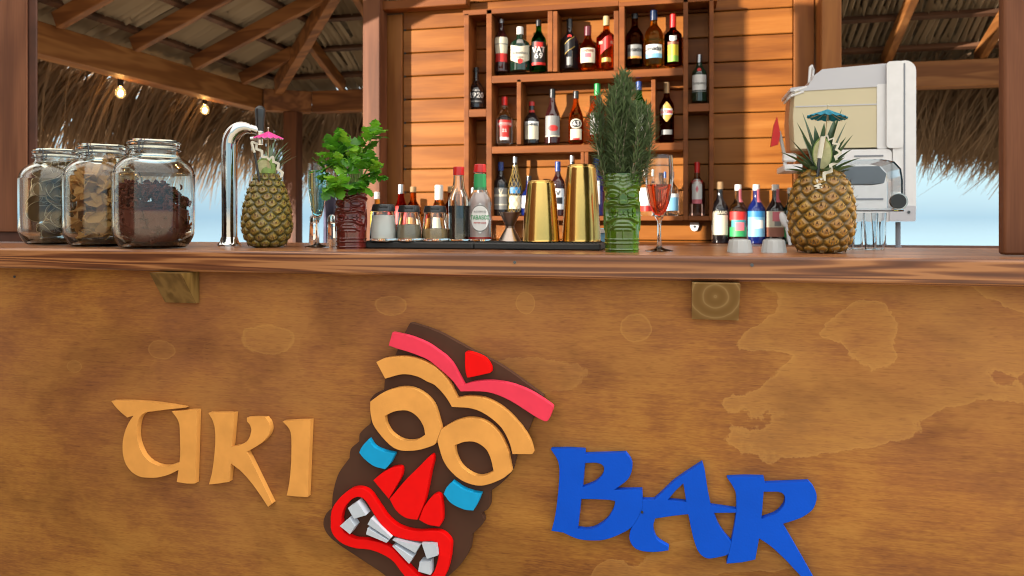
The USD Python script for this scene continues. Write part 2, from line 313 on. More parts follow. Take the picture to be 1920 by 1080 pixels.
island('dried_fruit', [(.60, .32, .10), (.74, .48, .22), (.80, .58, .32), (.68, .26, .03), (.48, .22, .06)], rough=.55, spec=.3, transl=.3)
island('dried_dark', [(.10, .022, .012), (.19, .05, .022), (.26, .075, .034), (.20, .085, .035)], rough=.65, spec=.2)
island('dried_slice', [(.12, .07, .024), (.22, .14, .055), (.14, .075, .024), (.30, .20, .09)], rough=.6, spec=.25)
def leafy(name, cols, rough=.35, transl=.35, scale=60):
    MAT[name] = usdkit.material(stage, '/World/Looks/' + name, {
        'g': ('geometry', {}), 'o': ('object_info', {}), 'n': ('noise_texture', {'scale': scale, 'detail': 3}), 'a': ('math', {'math_type': 'multiply_add', 'value2': .55}), 'b': ('math', {'math_type': 'multiply_add', 'value2': .6, 'value3': -.1}),
        'r': ('rgb_ramp', {'ramp': list(zip(np.linspace(.1, .9, len(cols)), cols))}), 'p': ('principled_bsdf', {'roughness': rough, 'specular_ior_level': .5}),
        't': ('translucent_bsdf', {}), 'm': ('mix_closure', {'fac': transl})},
        [('g.position', 'n.vector'), ('o.random', 'a.value1'), ('n.fac', 'b.value1'), ('b.value', 'a.value3'), ('a.value', 'r.fac'), ('r.color', 'p.base_color'), ('r.color', 't.color'), ('p.BSDF', 'm.closure1'), ('t.BSDF', 'm.closure2')], surface='m.closure')
leafy('celery_leaf', [(.02, .085, .008), (.06, .22, .012), (.15, .38, .02), (.38, .58, .05)], transl=.45)
leafy('crown_leaf', [(.03, .07, .03), (.06, .115, .045), (.13, .19, .085)], transl=.1)
def attr(name, rough, spec=.5, coat=0, bump=.2, bscale=300):
    MAT[name] = usdkit.material(stage, '/World/Looks/' + name, {
        'a': ('attribute', {'attribute': 'col'}), 'g': ('geometry', {}), 'n': ('noise_texture', {'scale': bscale, 'detail': 4}), 'mx': ('mix', {'mix_type': 'overlay', 'fac': .55}),
        'b': ('bump', {'strength': bump, 'distance': .001}), 'p': ('principled_bsdf', {'roughness': rough, 'specular_ior_level': spec, 'coat_weight': coat})},
        [('g.position', 'n.vector'), ('a.color', 'mx.color1'), ('n.fac', 'mx.color2'), ('mx.color', 'p.base_color'), ('n.fac', 'b.height'), ('b.normal', 'p.normal')], surface='p.BSDF')
attr('pineapple_skin', .38, .5)

def glass(name, color=(1, 1, 1), ior=1.45, rough=0.0):
    MAT[name] = usdkit.material(stage, '/World/Looks/' + name, {'p': ('glass_bsdf', {'color': tuple(color), 'IOR': ior, 'roughness': rough})}, [], surface='p.BSDF')
glass('jar_glass', (.97, .99, .98), 1.45); glass('clear_glass', (.97, .985, .98), 1.45); glass('thin_glass', (.97, .99, 1), 1.4)
glass('blue_drink', (.62, .88, .92), 1.33); glass('pink_drink', (.95, .42, .30), 1.33)
glass('amber_glass', (.80, .36, .08), 1.4); glass('brown_glass', (.34, .10, .03), 1.4); glass('green_glass', (.06, .34, .08), 1.4); glass('gold_glass', (.85, .62, .22), 1.38)
glass('rose_glass', (.93, .80, .74), 1.38); glass('plastic_clear', (.93, .95, .96), 1.3, .02)
glass('red_liquid', (.75, .08, .04), 1.36)
for nm, c in (('black_bottle', (.008, .006, .007)), ('dark_green_bottle', (.006, .022, .012)), ('blue_bottle', (.004, .012, .10)), ('dark_red_bottle', (.03, .006, .006)), ('soy', (.006, .004, .003))):
    pm(nm, c, .07, spec=.6, coat=.5)
pm('rinds', (.44, .34, .19), .5)
for nm, c, r in (('paper_cream', (.72, .66, .50), .6), ('paper_white', (.78, .78, .76), .6), ('paper_red', (.60, .025, .02), .5), ('paper_blue', (.03, .22, .50), .5), ('paper_green', (.03, .32, .10), .5),
                 ('paper_yellow', (.72, .58, .05), .5), ('paper_black', (.012, .012, .014), .5), ('paper_gold', (.55, .36, .08), .4), ('paper_orange', (.72, .30, .05), .5), ('paper_pink', (.72, .18, .22), .5), ('paper_lightblue', (.20, .46, .68), .5),
                 ('paper_brown', (.35, .13, .08), .5), ('paper_lime', (.30, .58, .08), .5), ('paper_grey', (.25, .25, .24), .5), ('paper_teal', (.05, .30, .32), .5)):
    pm(nm, c, r)
for nm, c, r in (('cap_red', (.58, .012, .01), .35), ('cap_blue', (.02, .06, .28), .3), ('cap_black', (.012, .012, .013), .35), ('cap_white', (.72, .70, .66), .35), ('cap_green', (.01, .28, .06), .35), ('cap_wine', (.12, .01, .02), .35),
                 ('cap_tan', (.50, .38, .18), .5), ('cap_navy', (.006, .02, .07), .3), ('cork', (.36, .22, .10), .7), ('cap_silver', (.55, .55, .56), .3)):
    pm(nm, c, r, coat=.2, metallic=1.0 if nm == 'cap_silver' else 0)
pm('tan_paint', (.82, .37, .085), .5, spec=.15, bevel=.0015, vary=.08, vscale=22, bump=.12, bscale=300)
pm('blue_paint', (.001, .085, .64), .45, spec=.12, bevel=.0015, vary=.05, vscale=12, bump=.14, bscale=240)
pm('brown_paint', (.078, .034, .020), .55, spec=.15, bevel=.0015, vary=.12, vscale=12, bump=.05, bscale=260)
pm('pink_paint', (.88, .05, .10), .5, spec=.15, bevel=.002, vary=.04)
pm('red_paint', (.90, .003, .003), .5, spec=.12, bevel=.003, vary=.04)
pm('sky_paint', (.006, .36, .70), .45, spec=.15, bevel=.002, vary=.05)
pm('tooth_paint', (.56, .62, .70), .45, spec=.4, bevel=.001, vary=.05)
pm('gold_metal', (.86, .54, .16), .18, metallic=1.0, bump=.04, bscale=30)
pm('steel', (.62, .60, .57), .14, metallic=1.0); pm('chrome', (.70, .70, .69), .07, metallic=1.0); pm('wire', (.12, .13, .14), .3, metallic=.8)
pm('jigger_metal', (.42, .34, .29), .28, metallic=1.0, bump=.05, bscale=60)
pm('rubber', (.018, .018, .017), .55, bump=.3, bscale=240); pm('black_plastic', (.014, .014, .015), .3, coat=.2)
pm('red_glaze', (.095, .010, .007), .13, spec=.6, coat=.5, vary=.25, vscale=40); pm('green_glaze', (.048, .115, .003), .13, spec=.6, coat=.5, vary=.25, vscale=40)
pm('white_plastic', (1.0, .99, .99), .35, vary=.03); pm('cool_plastic', (.70, .70, .74), .35); pm('grey_plastic', (.26, .28, .32), .4)
pm('beige_slush', (.80, .70, .46), .5, sss=0); pm('orange_slush', (.80, .34, .16), .5); pm('red_plastic', (.75, .012, .008), .35)
pm('salt', (1.0, .97, .92), .8, bump=.5, bscale=900); pm('pepper', (.34, .27, .17), .8, bump=.5, bscale=900, vary=.4, vscale=700); pm('spice', (.52, .34, .15), .8, bump=.5, bscale=900, vary=.4, vscale=600)
pm('flesh', (.62, .62, .34), .35, spec=.5, vary=.12, vscale=120, bump=.2, bscale=300); pm('rind', (.25, .38, .10), .4)
pm('garnish', (.66, .62, .50), .5, vary=.06); pm('toothpick', (.62, .46, .26), .6); pm('pink_tissue', (.80, .05, .30), .6); pm('pale_tissue', (.80, .52, .72), .7); pm('teal_tissue', (.015, .22, .33), .5, vary=.25, vscale=90)
pm('celery_stem', (.28, .42, .10), .4); pm('rosemary_stem', (.36, .30, .20), .6); pm('frosted', (.80, .80, .78), .35, trans=.35)
pm('bract', (.17, .095, .035), .6); pm('fabric_grey', (.13, .12, .20), .9, vary=.5, vscale=6)
pm('pink_cream', (.70, .52, .50), .4)
pm('sand', (.60, .52, .40), .9, vary=.15, vscale=2, bump=.4, bscale=25); pm('deck', (.58, .49, .38), .8, vary=.2)
pm('water', (.16, .24, .29), .0, spec=.5)
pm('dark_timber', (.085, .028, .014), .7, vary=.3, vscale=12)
MAT['bulb_glass'] = usdkit.material(stage, '/World/Looks/bulb_glass', {'t': ('transparent_bsdf', {'color': (1, .80, .52)}), 'e': ('emission', {'color': (1, .62, .22), 'strength': .16}), 'g': ('glossy_bsdf', {'roughness': .05, 'color': (1, 1, 1)}), 'f': ('fresnel', {'IOR': 1.45}), 'a': ('add_closure', {}), 'm': ('mix_closure', {})},
    [('t.BSDF', 'a.closure1'), ('e.emission', 'a.closure2'), ('f.fac', 'm.fac'), ('a.closure', 'm.closure1'), ('g.BSDF', 'm.closure2')], surface='m.closure')
MAT['bulb_glow'] = usdkit.material(stage, '/World/Looks/bulb_glow', {'e': ('emission', {'color': (1, .62, .26), 'strength': 16.0})}, [], surface='e.emission')
# ---------------------------------------------------------------- ground, sea, deck
def sheet(x0, y0, x1, y1, z, nx=1, ny=1):
    xs, ys = np.linspace(x0, x1, nx + 1), np.linspace(y0, y1, ny + 1)
    v = np.array([[x, y, z] for y in ys for x in xs]); f = []
    for j in range(ny):
        for i in range(nx):
            a = j * (nx + 1) + i; f += [[a, a + 1, a + nx + 2], [a, a + nx + 2, a + nx + 1]]
    return trimesh.Trimesh(v, f, process=False)
solo('beach_ground', sheet(-2500, -2500, 2500, 2500, 0.0), 'sand', 'pale sand ground around the bar', kind='structure')
solo('sea', sheet(-2500, 16, 2500, 2500, 0.02), 'water', 'pale hazy sea behind the bar', kind='structure')
solo('bar_floor', sheet(-4.0, -.02, 2.9, 5.0, 0.012), 'deck', 'unseen floor behind the counter, pale to bounce light upwards', kind='structure')  # floor colour lightened to bounce light up to the roof

# ---------------------------------------------------------------- the thatched roof: rafters, purlins, thatch
ROOF_X, ROOF_Y, Z0, SL = -3.72, 4.68, 2.36, 0.42
def zl(x): return Z0 + SL * (x - ROOF_X)
def zb(y): return Z0 + SL * (ROOF_Y - y)
YF = 0.9                     # the roof begins behind the counter on this side
roof = Thing('thatched_roof', 'palm thatched roof seen from below, brown rafters carrying rows of pale thatch', 'roof')
nl = np.array([-SL, 0, 1]) / math.hypot(1, SL); nb = np.array([0, SL, 1]) / math.hypot(1, SL)
# rafters of the left slope: from the beam up to the hip or ridge
XR = -0.35
for i in range(-3, 4):
    y = 2.87 + .645 * i
    if y < YF: continue
    xe = min(XR, ROOF_X + (ROOF_Y - y))
    if xe < ROOF_X + .25: continue
    xs = ROOF_X + .02
    roof.part('rafter', beam((xs, y, zl(xs) - .0), (xe, y, zl(xe) - .0), .055, .105, up=nl), 'beam_wood_x')
for i in range(0, 9):
    x = -3.0 + .645 * i
    ye = max(ROOF_Y - (x - ROOF_X), 1.4)
    if x > 1.9: ye = 2.4
    ys = ROOF_Y - .02
    roof.part('rafter', beam((x, ys, zb(ys)), (x, ye, zb(ye)), .055, .105, up=nb), 'beam_wood_y')
h0, h1 = (ROOF_X + .16, ROOF_Y - .16, 2.36), (ROOF_X + 3.3, ROOF_Y - 3.3, zl(ROOF_X + 3.3) - .05)
roof.part('hip_rafter', beam(h0, h1, .075, .15), 'beam_wood_x')
PU = .36
for k in range(8):
    x = ROOF_X + .06 + k * PU
    y1 = ROOF_Y - (x - ROOF_X)
    if y1 > YF + .2:
        roof.part('purlin', beam((x, YF, zl(x) + .075), (x, y1, zl(x) + .075), .045, .04, up=nl), 'purlin_wood')
    y = ROOF_Y - .06 - k * PU
    x0 = ROOF_X + (ROOF_Y - y)
    if y > 2.2:
        roof.part('purlin', beam((x0, y, zb(y) + .075), (2.9, y, zb(y) + .075), .045, .04, up=nb), 'purlin_wood')
# the underside of the thatch: folded palm strips, row over row
def slope_strips():
    V, Fc, n = [], [], 0
    def strip(o, along, up, nrm, L, w):
        nonlocal n
        j = NR.normal(0, 1, 6)
        a = along + up * 0.0
        p0 = o + nrm * (.004 * abs(j[0])); p1 = o + up * L + along * (.02 * j[1]) + nrm * (.012 * abs(j[2]) + .006)
        d = .028 + .012 * abs(j[3])
        vs = [p0 - along * w / 2, p0 - nrm * d, p0 + along * w / 2, p1 - along * w / 2, p1 - nrm * d, p1 + along * w / 2]
        V.extend(vs); Fc.extend([[n, n + 1, n + 4], [n, n + 4, n + 3], [n + 1, n + 2, n + 5], [n + 1, n + 5, n + 4]]); n += 6
    upl = np.array([1, 0, SL]) / math.hypot(1, SL); upb = np.array([0, -1, SL]) / math.hypot(1, SL)
    for k in range(-1, 9):
        x = ROOF_X + .06 + k * PU
        for y in np.arange(YF, ROOF_Y + .5 - (max(x - ROOF_X, -.5)), .047):
            strip(np.array([x + NR.normal(0, .012) - .03, y, zl(x) + .115]), np.array([0, 1, 0]), upl, nl, PU * 1.32, .033 * (.7 + .6 * NR.random()))
        y = ROOF_Y - .06 - k * PU
        if y > 2.1:
            for x2 in np.arange(ROOF_X - .5 + (ROOF_Y - min(y, ROOF_Y + .5)), 2.9, .047):
                strip(np.array([x2, y + NR.normal(0, .012) + .03, zb(y) + .115]), np.array([1, 0, 0]), upb, nb, PU * 1.32, .033 * (.7 + .6 * NR.random()))
    return trimesh.Trimesh(np.array(V), np.array(Fc), process=False)
roof.part('thatch_underside', slope_strips(), 'thatch_under', kind='stuff')
# a closed bed of thatch above the strips
def bed():
    e = .15; t = .22
    x0, yb_ = ROOF_X - .30, ROOF_Y + .30
    A = np.array([[x0, YF, zl(x0)], [XR + .3, YF, zl(XR + .3)], [XR + .3, ROOF_Y - (XR + .3 - ROOF_X), zl(XR + .3)], [x0, yb_, zl(x0)]])
    xr = XR + .3; yr = ROOF_Y - (xr - ROOF_X)
    B = np.array([[x0, yb_, zb(yb_)], [xr, yr, zb(yr)], [3.0, yr, zb(yr)], [3.6, yb_, zb(yb_)]])
    ms = []
    for Q in (A, B):
        lo, hi = Q + [0, 0, e + .03], Q + [0, 0, e + t]
        v = np.vstack([lo, hi]); f = [[0, 2, 1], [0, 3, 2], [4, 5, 6], [4, 6, 7]]
        for i in range(4):
            j = (i + 1) % 4; f += [[i, j, j + 4], [i, j + 4, i + 4]]
        ms.append(trimesh.Trimesh(v, f, process=False))
    return cat_(ms)
roof.part('side_thatch', box(3.3, 1.2, 1.5, 3.5, 5.3, 2.7), 'thatch_dark', kind='stuff')  # unseen slab added to block light from the right, darkening the roof there
roof.part('thatch_bed', bed(), 'thatch_dark', kind='stuff')
# the ragged eaves: thousands of hanging palm blades
def fringe(p0, p1, out, n, zlow, seed, lean=0.0, top=(.0, .75), deep=1.0):
    r = np.random.default_rng(seed); ms_v, ms_f, k = [], [], 0
    p0, p1, out = map(np.array, (p0, p1, out)); al = (p1 - p0) / np.linalg.norm(p1 - p0)
    L = np.linalg.norm(p1 - p0)
    for i in range(n):
        s = r.random() * L; q = r.random() ** .8
        o = top[0] + q * (top[1] - top[0])
        start = p0 + al * s + out * o; start[2] = p0[2] - SL * o + .05 + r.normal(0, .02)
        clump = meshkit.noise(np.array([s * 2.3, o * 2, seed * 1.0])) - .5; clump2 = meshkit.noise(np.array([s * 7.0, 4.2, seed * 1.0])) - .5
        ln = .25 + .45 * r.random()
        zend = zlow + .28 * clump + .22 * clump2 + abs(r.normal(0, .17)) + (top[1] - o) * .35
        w = .010 + .030 * r.random() ** 2
        sl = r.normal(lean, .26) + clump * 1.3 + clump2 * .9
        d0 = out * (.75 + .3 * r.random()) - np.array([0, 0, SL * 1.1]) + al * sl
        d0 /= np.linalg.norm(d0)
        mid = start + d0 * ln * .55
        drop = max(mid[2] - zend, .08)
        drop = min(drop, .30 + .5 * r.random())
        end = mid + d0 * ln * .25 + np.array([0, 0, -drop]) + al * (sl * .55 * drop + r.normal(0, .07))
        tt = np.array([0, .3, .62, 1.0])[:, None]
        P = (1 - tt) ** 2 * start + 2 * tt * (1 - tt) * mid + tt ** 2 * end
        th = r.uniform(-.9, .9); sd = al * math.cos(th) + out * math.sin(th)
        W = np.array([w, w * 1.1, w * .8, w * .12])[:, None]
        V = np.vstack([P - sd * W / 2, P + sd * W / 2]); ms_v.append(V)
        for j in range(3):
            ms_f += [[k + j, k + j + 4, k + j + 5], [k + j, k + j + 5, k + j + 1]]
        k += 8
    return trimesh.Trimesh(np.vstack(ms_v), np.array(ms_f), process=False)
roof.part('thatch_fringe', fringe((ROOF_X, YF, Z0), (ROOF_X, ROOF_Y + .6, Z0), (-1, 0, 0), 2700, 1.22, 1, lean=-.35, top=(.16, .75)), 'thatch', kind='stuff', label='long ragged palm fringe hanging at the left eaves')
roof.part('thatch_fringe', fringe((ROOF_X - .6, ROOF_Y, Z0), (-.6, ROOF_Y, Z0), (0, 1, 0), 2400, 1.30, 2, lean=-.45, top=(.16, .75)), 'thatch', kind='stuff', label='palm fringe at the rear eaves')
roof.part('thatch_fringe', fringe((.6, ROOF_Y, Z0), (3.3, ROOF_Y, Z0), (0, 1, 0), 5200, 1.48, 3, lean=-.4), 'thatch', kind='stuff', label='dark palm fringe at the right rear eaves')

# ---------------------------------------------------------------- beams and posts of the frame
HB, HT = 2.15, 2.345
c1, c2 = np.array([-3.70, 4.49]), np.array([-3.35, 4.735])
def hbeam(name, a, b, w, label, mat):
    m = beam((a[0], a[1], (HB + HT) / 2), (b[0], b[1], (HB + HT) / 2), w, HT - HB)
    return solo(name, m, mat, label, 'beam')
hbeam('roof_beam', (-3.80, YF), (-3.78, 4.52), .14, 'long brown roof beam along the left side above the string lights', 'beam_wood_y')
hbeam('roof_beam', (c1[0] - .03, c1[1] + .055), (c2[0] - .035, c2[1] + .058), .13, 'short brown corner beam closing the angle at the rear left', 'beam_wood_x')
hbeam('roof_beam', (c2[0] + .01, 4.79), (-1.2, 4.79), .13, 'brown rear roof beam left of the plank wall', 'beam_wood_x')
hbeam('roof_beam', (.9, 4.62), (3.1, 4.62), .14, 'dark red brown rear roof beam at the right, behind the slush machine', 'beam_wood_x')
x, y = -3.50, 4.66
solo('support_post', cbox(x - .065, y - .05, 0, x + .065, y + .07, HB - .003), 'post_wood', 'brown post under the rear left corner beam', 'post')

ZC0 = 1.1025
# the two posts standing on the counter
lx = at(50, 400, .30)[0]
lp = Thing('counter_post', 'wide dark brown post at the left end of the counter', 'post', (lx - .05, .31, ZC0))
lp.part('front_board', cbox(lx - .15, .30, ZC0 + .03, lx, .306, 2.9), 'post_wood')
lp.part('core', cbox(lx - .14, .3075, ZC0, at(68, 400, .3075)[0], .314, 2.9), 'dark_timber')  # dark board added to paint the shaded side of the post
rx = at(1883, 400, .075)[0]
solo('counter_post', cbox(rx, .075, 1.103, rx + .16, .105, 2.9), 'post_wood', 'red brown post at the right end of the counter', 'post')
solo('header_beam', cbox(lx - .3, .06, 2.904, rx + .4, .37, 3.1), 'beam_wood_x', 'brown header beam over the counter opening', 'beam')

# ---------------------------------------------------------------- the counter
bar = Thing('bar_counter', 'long wooden bar counter with stained plywood front and thick board top', 'bar counter')
ZT = 1.10
bar.part('front_panel', box(-2.6, 0.0, 0.02, 1.9, 0.018, ZT - .052), 'plywood')
bar.part('counter_top', cbox(-2.7, -.036, ZT - .05, 2.1, .50, ZT, .005), 'edge_wood')
def bracket(pl, pr, ptop, pbot, mat):
    a, b = at(pl, pbot, -.002), at(pr, pbot, -.002)
    zt = ZT - .052; zb_ = a[2]; P = .066
    v = np.array([[a[0], 0, zb_], [b[0], 0, zb_], [a[0], -P, zt], [b[0], -P, zt], [a[0], -.001, zt], [b[0], -.001, zt], [a[0], -.012, zb_], [b[0], -.012, zb_]])
    import manifold3d as m3
    h = m3.Manifold.hull_points(v).to_mesh()
    bar.part('joist_end', trimesh.Trimesh(h.vert_properties[:, :3], h.tri_verts, process=False), mat)
bracket(315, 373, 515, 566, 'cut_wood'); bracket(1297, 1384, 531, 597, 'end_grain')
# screws in the board edge
for px, py in ((1410, 497), (965, 492), (3, 521)):
    c = at(px, py, -.0375); s = trimesh.creation.cylinder(radius=.0032, height=.002, sections=14); rot(s, math.pi / 2, [1, 0, 0]); s.apply_translation([c[0], -.0368 if py < 510 else -.001, c[2]])
    bar.part('screw', s, 'wire')

# ---------------------------------------------------------------- plank wall behind the bar
WY = 2.50
wall = Thing('plank_wall', 'orange brown wall of horizontal pine planks behind the bottle shelves', 'wall')
xl, xr_ = at(756, 300, WY)[0], at(1487, 300, WY)[0]
zj = 1.5896
k = -5
while True:
    z0, z1 = zj + k * .134, zj + (k + 1) * .134
    if z0 > 2.75: break
    m = cbox(xl, WY, z0 + .0022, xr_, WY + .03, z1 - .0022, .004)
    m.apply_translation([0, NR.normal(0, .001), 0])
    wall.part('plank', m, 'plank_wood'); k += 1
wall.part('backing_board', box(xl, WY + .032, .5, xr_, WY + .06, 2.75), 'dark_timber')
bl = at(721, 300, WY - .012)[0]
wall.part('edge_board', cbox(bl, WY - .014, .5, xl - .002, WY + .04, 2.35), 'upright_wood')
br = at(1527, 300, WY - .012)[0]
wall.part('edge_board', cbox(xr_ + .002, WY - .014, .5, br, WY + .04, 2.7), 'upright_wood')
pl0, pl1 = at(680, 300, 2.36)[0], at(712, 300, 2.36)[0]
wall.part('corner_post', cbox(pl0, 2.36, .5, pl1, 2.47, 2.75), 'post_wood')
wall.part('shadow_board', box(pl1 - .02, 2.474, .5, bl - .003, 2.52, 2.34), 'dark_timber')  # dark strip painting the shaded side of the corner post
pr0, pr1 = at(1540, 300, 2.33)[0], at(1578, 300, 2.33)[0]
wall.part('corner_post', cbox(pr0, 2.33, .5, pr1, 2.53, 2.75), 'upright_wood')
a, b = at(709, 19, 2.40), at(868, 12, 2.40)
wall.part('top_plate', cbox(a[0], 2.40, a[2], b[0] + .02, 2.482, a[2] + .05), 'shelf_wood')
for kk in range(-2, 6):      # nail holes at the plank ends
    s = trimesh.creation.cylinder(radius=.006, height=.004, sections=10); rot(s, math.pi / 2, [1, 0, 0]); s.apply_translation([xl + .012, WY - .001, zj + kk * .134])
    wall.part('nail', s, 'rubber')
hk = at(1302, 425, WY - .01)
hook = Thing('wall_hook', 'small white plastic screw bracket on the plank under the shelves', 'bracket', hk)
hm = trimesh.creation.extrude_polygon(Polygon([(-.022, .022), (.022, .022), (.022, 0), (.014, -.018), (0, -.024), (-.014, -.018), (-.022, 0)]), .008); rot(hm, math.pi / 2, [1, 0, 0])
hook.part('plate', hm, 'white_plastic', world=False)
s = trimesh.creation.cylinder(radius=.006, height=.004, sections=12); rot(s, math.pi / 2, [1, 0, 0]); s.apply_translation([0, -.0105, 0]); hook.part('screw', s, 'wire', world=False)

# back bar: the low counter along the wall
ZB = 1.045
bb = Thing('back_bar', 'low wooden back counter running along the plank wall', 'counter')
bb.part('top', cbox(-1.75, 2.02, ZB - .04, .62, 2.495, ZB, .004), 'shelf_wood'); bb.part('cabinet', box(-1.72, 2.06, .02, .60, 2.48, ZB - .042), 'dark_timber')
sb = Thing('side_counter', 'wooden side counter carrying the slush machine at the right', 'counter')
sb.part('top', cbox(.625, 1.55, ZB - .04, 1.7, 2.32, ZB, .004), 'shelf_wood'); sb.part('cabinet', box(.64, 1.6, .02, 1.68, 2.28, ZB - .042), 'dark_timber')

# ---------------------------------------------------------------- the shelf unit
SY, SD = 2.34, .155           # front plane and depth
shelf = Thing('bottle_shelf', 'stained wooden box shelves full of spirit bottles fixed to the plank wall', 'shelf')
def SX(px, py=200): return at(px, py, SY)[0]
def SZ(px, py): return at(px, py, SY)[2]
def vboard(p0, p1, pt, pb, d0=0.0):
    pm_ = (p0 + p1) / 2
    shelf.part('divider', cbox(SX(p0), SY + d0, SZ(pm_, pb), SX(p1), SY + SD, SZ(pm_, pt), .0015), 'shelf_wood')
def hboard(p0, p1, pt, pb, d0=.0):
    pm_ = (p0 + p1) / 2
    shelf.part('shelf_board', cbox(SX(p0), SY + d0, SZ(pm_, pb), SX(p1), SY + SD - .001, SZ(pm_, pt), .0015), 'shelf_wood')
# left narrow column
vboard(870, 879, 26, 414); hboard(879.3, 911.7, 204.5, 219, .001); hboard(879.3, 911.7, 405, 414, .001)
# main unit
vboard(912, 922, 18, 413); vboard(1281, 1290, -6, 413)
hboard(868, 1160, 10, 20); hboard(1160.3, 1345, -2, 6.5)          # top boards
hboard(922.3, 1280.7, 134.5, 148.5)                                # floor of the top boxes
vboard(1027, 1036, 20.5, 134); vboard(1037, 1045, 20.5, 134, .002)
vboard(1151, 1160, 20, 134); vboard(1161, 1171, 7, 134, .002)
hboard(922.3, 1280.7, 271, 284.5)
vboard(969, 977, 149, 270.5); vboard(1221, 1229, 149, 270.5)
hboard(922.3, 1280.7, 405, 413.5)
vboard(1089, 1095, 285, 404.5); vboard(1096, 1103, 285, 404.5, .002)
# right narrow column
vboard(1330, 1338, -6, 413); hboard(1290.3, 1329.7, 194, 209, .001); hboard(1290.3, 1329.7, 405, 413.5, .001)

# hanging cloth at the rear left, seen past the corner post
a, b = at(600, 335, 4.9), at(688, 335, 4.9)
cv = [];  cf = []
nx = 26
for i in range(nx + 1):
    for j in range(7):
        cv.append([a[0] + (b[0] - a[0]) * i / nx, 4.95 + .035 * math.sin(i * 1.35 + j * .2), .55 + (a[2] - .55) * j / 6])
for i in range(nx):
    for j in range(6):
        q = i * 7 + j; cf += [[q, q + 7, q + 8], [q, q + 8, q + 1]]
solo('hanging_cloth', trimesh.Trimesh(np.array(cv), np.array(cf), process=False), 'fabric_grey', 'dim purple grey cloth hanging behind the rear corner post', 'cloth', smooth=True)

# added unseen plank screen at the left: keeps low sun off the counter front
scr = Thing('plank_screen', 'tall brown plank screen added out of view to block the low sun', 'screen')
for i in range(17):
    y0 = -3.06 + i * .162
    scr.part('board', cbox(-2.24, y0, 0, -2.20, y0 + .158, 2.7), 'post_wood')
scr.part('corner_post', cbox(-2.24, -.03, 0, -2.20, .16, 2.7), 'post_wood'); scr.part('top_rail', cbox(-2.25, -3.06, 2.704, -2.19, -.30, 2.76), 'post_wood')  # this added post keeps the sun off the left counter post
# ---------------------------------------------------------------- the lettering and the mask on the counter front
def outline(pts, per=5):
    """points (x, y) run smoothly; (x, y, 1) is a corner"""
    P = [tuple(p[:2]) for p in pts]; C = [len(p) > 2 for p in pts]
    n = len(P)
    if not any(C):
        q = P[-2:] + P + P[:2] + P[:1]
        s = spline(q, per); return s[2 * per:-3 * per]
    s0 = C.index(True); P = P[s0:] + P[:s0] + [P[s0]]; C = C[s0:] + C[:s0] + [True]
    out = []; i = 0
    while i < n:
        j = i + 1
        while not C[j]: j += 1
        seg = P[i:j + 1]
        out += list(spline(seg, per)[:-1]) if len(seg) > 2 else [np.array(seg[0])]
        i = j
    return np.array(out)
def zoomed(ox, oy, s): return lambda pts: [(ox + p[0] / s, oy + p[1] / s) + tuple(p[2:]) for p in pts]
def poly3(pts, holes, yf):
    def w(q): return [tuple(at(x, y, yf)[[0, 2]]) for x, y in outline(q)]
    p = Polygon(w(pts), [w(h) for h in holes])
    return p if p.is_valid else p.buffer(0)
def slab(poly, yback, yfront):
    gs = getattr(poly, 'geoms', [poly]); ms = []
    for g in gs:
        g = g.simplify(.0002)
        m = trimesh.creation.extrude_polygon(g, abs(yback - yfront)); v = np.array(m.vertices)
        m.vertices = np.stack([v[:, 0], yback - v[:, 2], v[:, 1]], 1); m.invert(); ms.append(m)
    m = cat_(ms); m.fix_normals(); return m
def letter_thing(name, label, cat, polys, y0, y1, mat, group=None):
    c = polys[0].centroid; t = Thing(name, label, cat, (c.x, y0, c.y), group=group)
    return t
YL = -.0155
za = zoomed(200, 740, 4.8)
T_ = za([(42, 58, 1), (210, 58), (400, 70), (580, 94), (710, 118, 1), (560, 132), (420, 150), (350, 162), (300, 200), (276, 270), (272, 380), (290, 460), (330, 545), (390, 605), (470, 640), (540, 645), (600, 630), (655, 608, 1),
         (661, 540), (660, 430), (656, 290), (636, 220), (585, 150, 1), (700, 142), (815, 138, 1), (806, 460), (795, 800, 1), (720, 800), (630, 785, 1), (639, 730), (645, 678, 1), (560, 720), (460, 745), (370, 748), (290, 735), (220, 690), (170, 620), (145, 530), (145, 420), (165, 330), (200, 250), (240, 190, 1), (185, 205, 1), (130, 160), (80, 110)])
K_ = za([(915, 165, 1), (1150, 165, 1), (1125, 470, 1), (1200, 455), (1270, 410), (1300, 330), (1290, 275), (1262, 240, 1), (1262, 207, 1), (1428, 205, 1), (1462, 255), (1472, 320), (1450, 375), (1400, 430), (1340, 470), (1262, 515, 1), (1490, 980, 1), (1452, 1010, 1), (1380, 900), (1300, 790), (1210, 690), (1118, 620, 1), (1100, 785, 1), (1010, 800), (920, 808, 1), (948, 700), (967, 560), (977, 420), (972, 300), (950, 225)])
I_ = za([(1583, 242, 1), (1700, 233), (1835, 230, 1), (1808, 922, 1), (1720, 918), (1620, 908, 1), (1645, 780), (1660, 600), (1662, 420), (1655, 340), (1630, 290)])
for q, lab in ((T_, 'tan wooden sign letters T and I joined in one piece on the counter front'), (K_, 'tan wooden sign letter K on the counter front'), (I_, 'tan wooden sign letter I standing alone beside the mask')):
    solo('sign_letter', slab(poly3(q, [], YL), -.0006, YL), 'tan_paint', lab, 'sign letter')
z2, z3 = zoomed(1020, 820, 4.153), zoomed(1250, 840, 4.5)
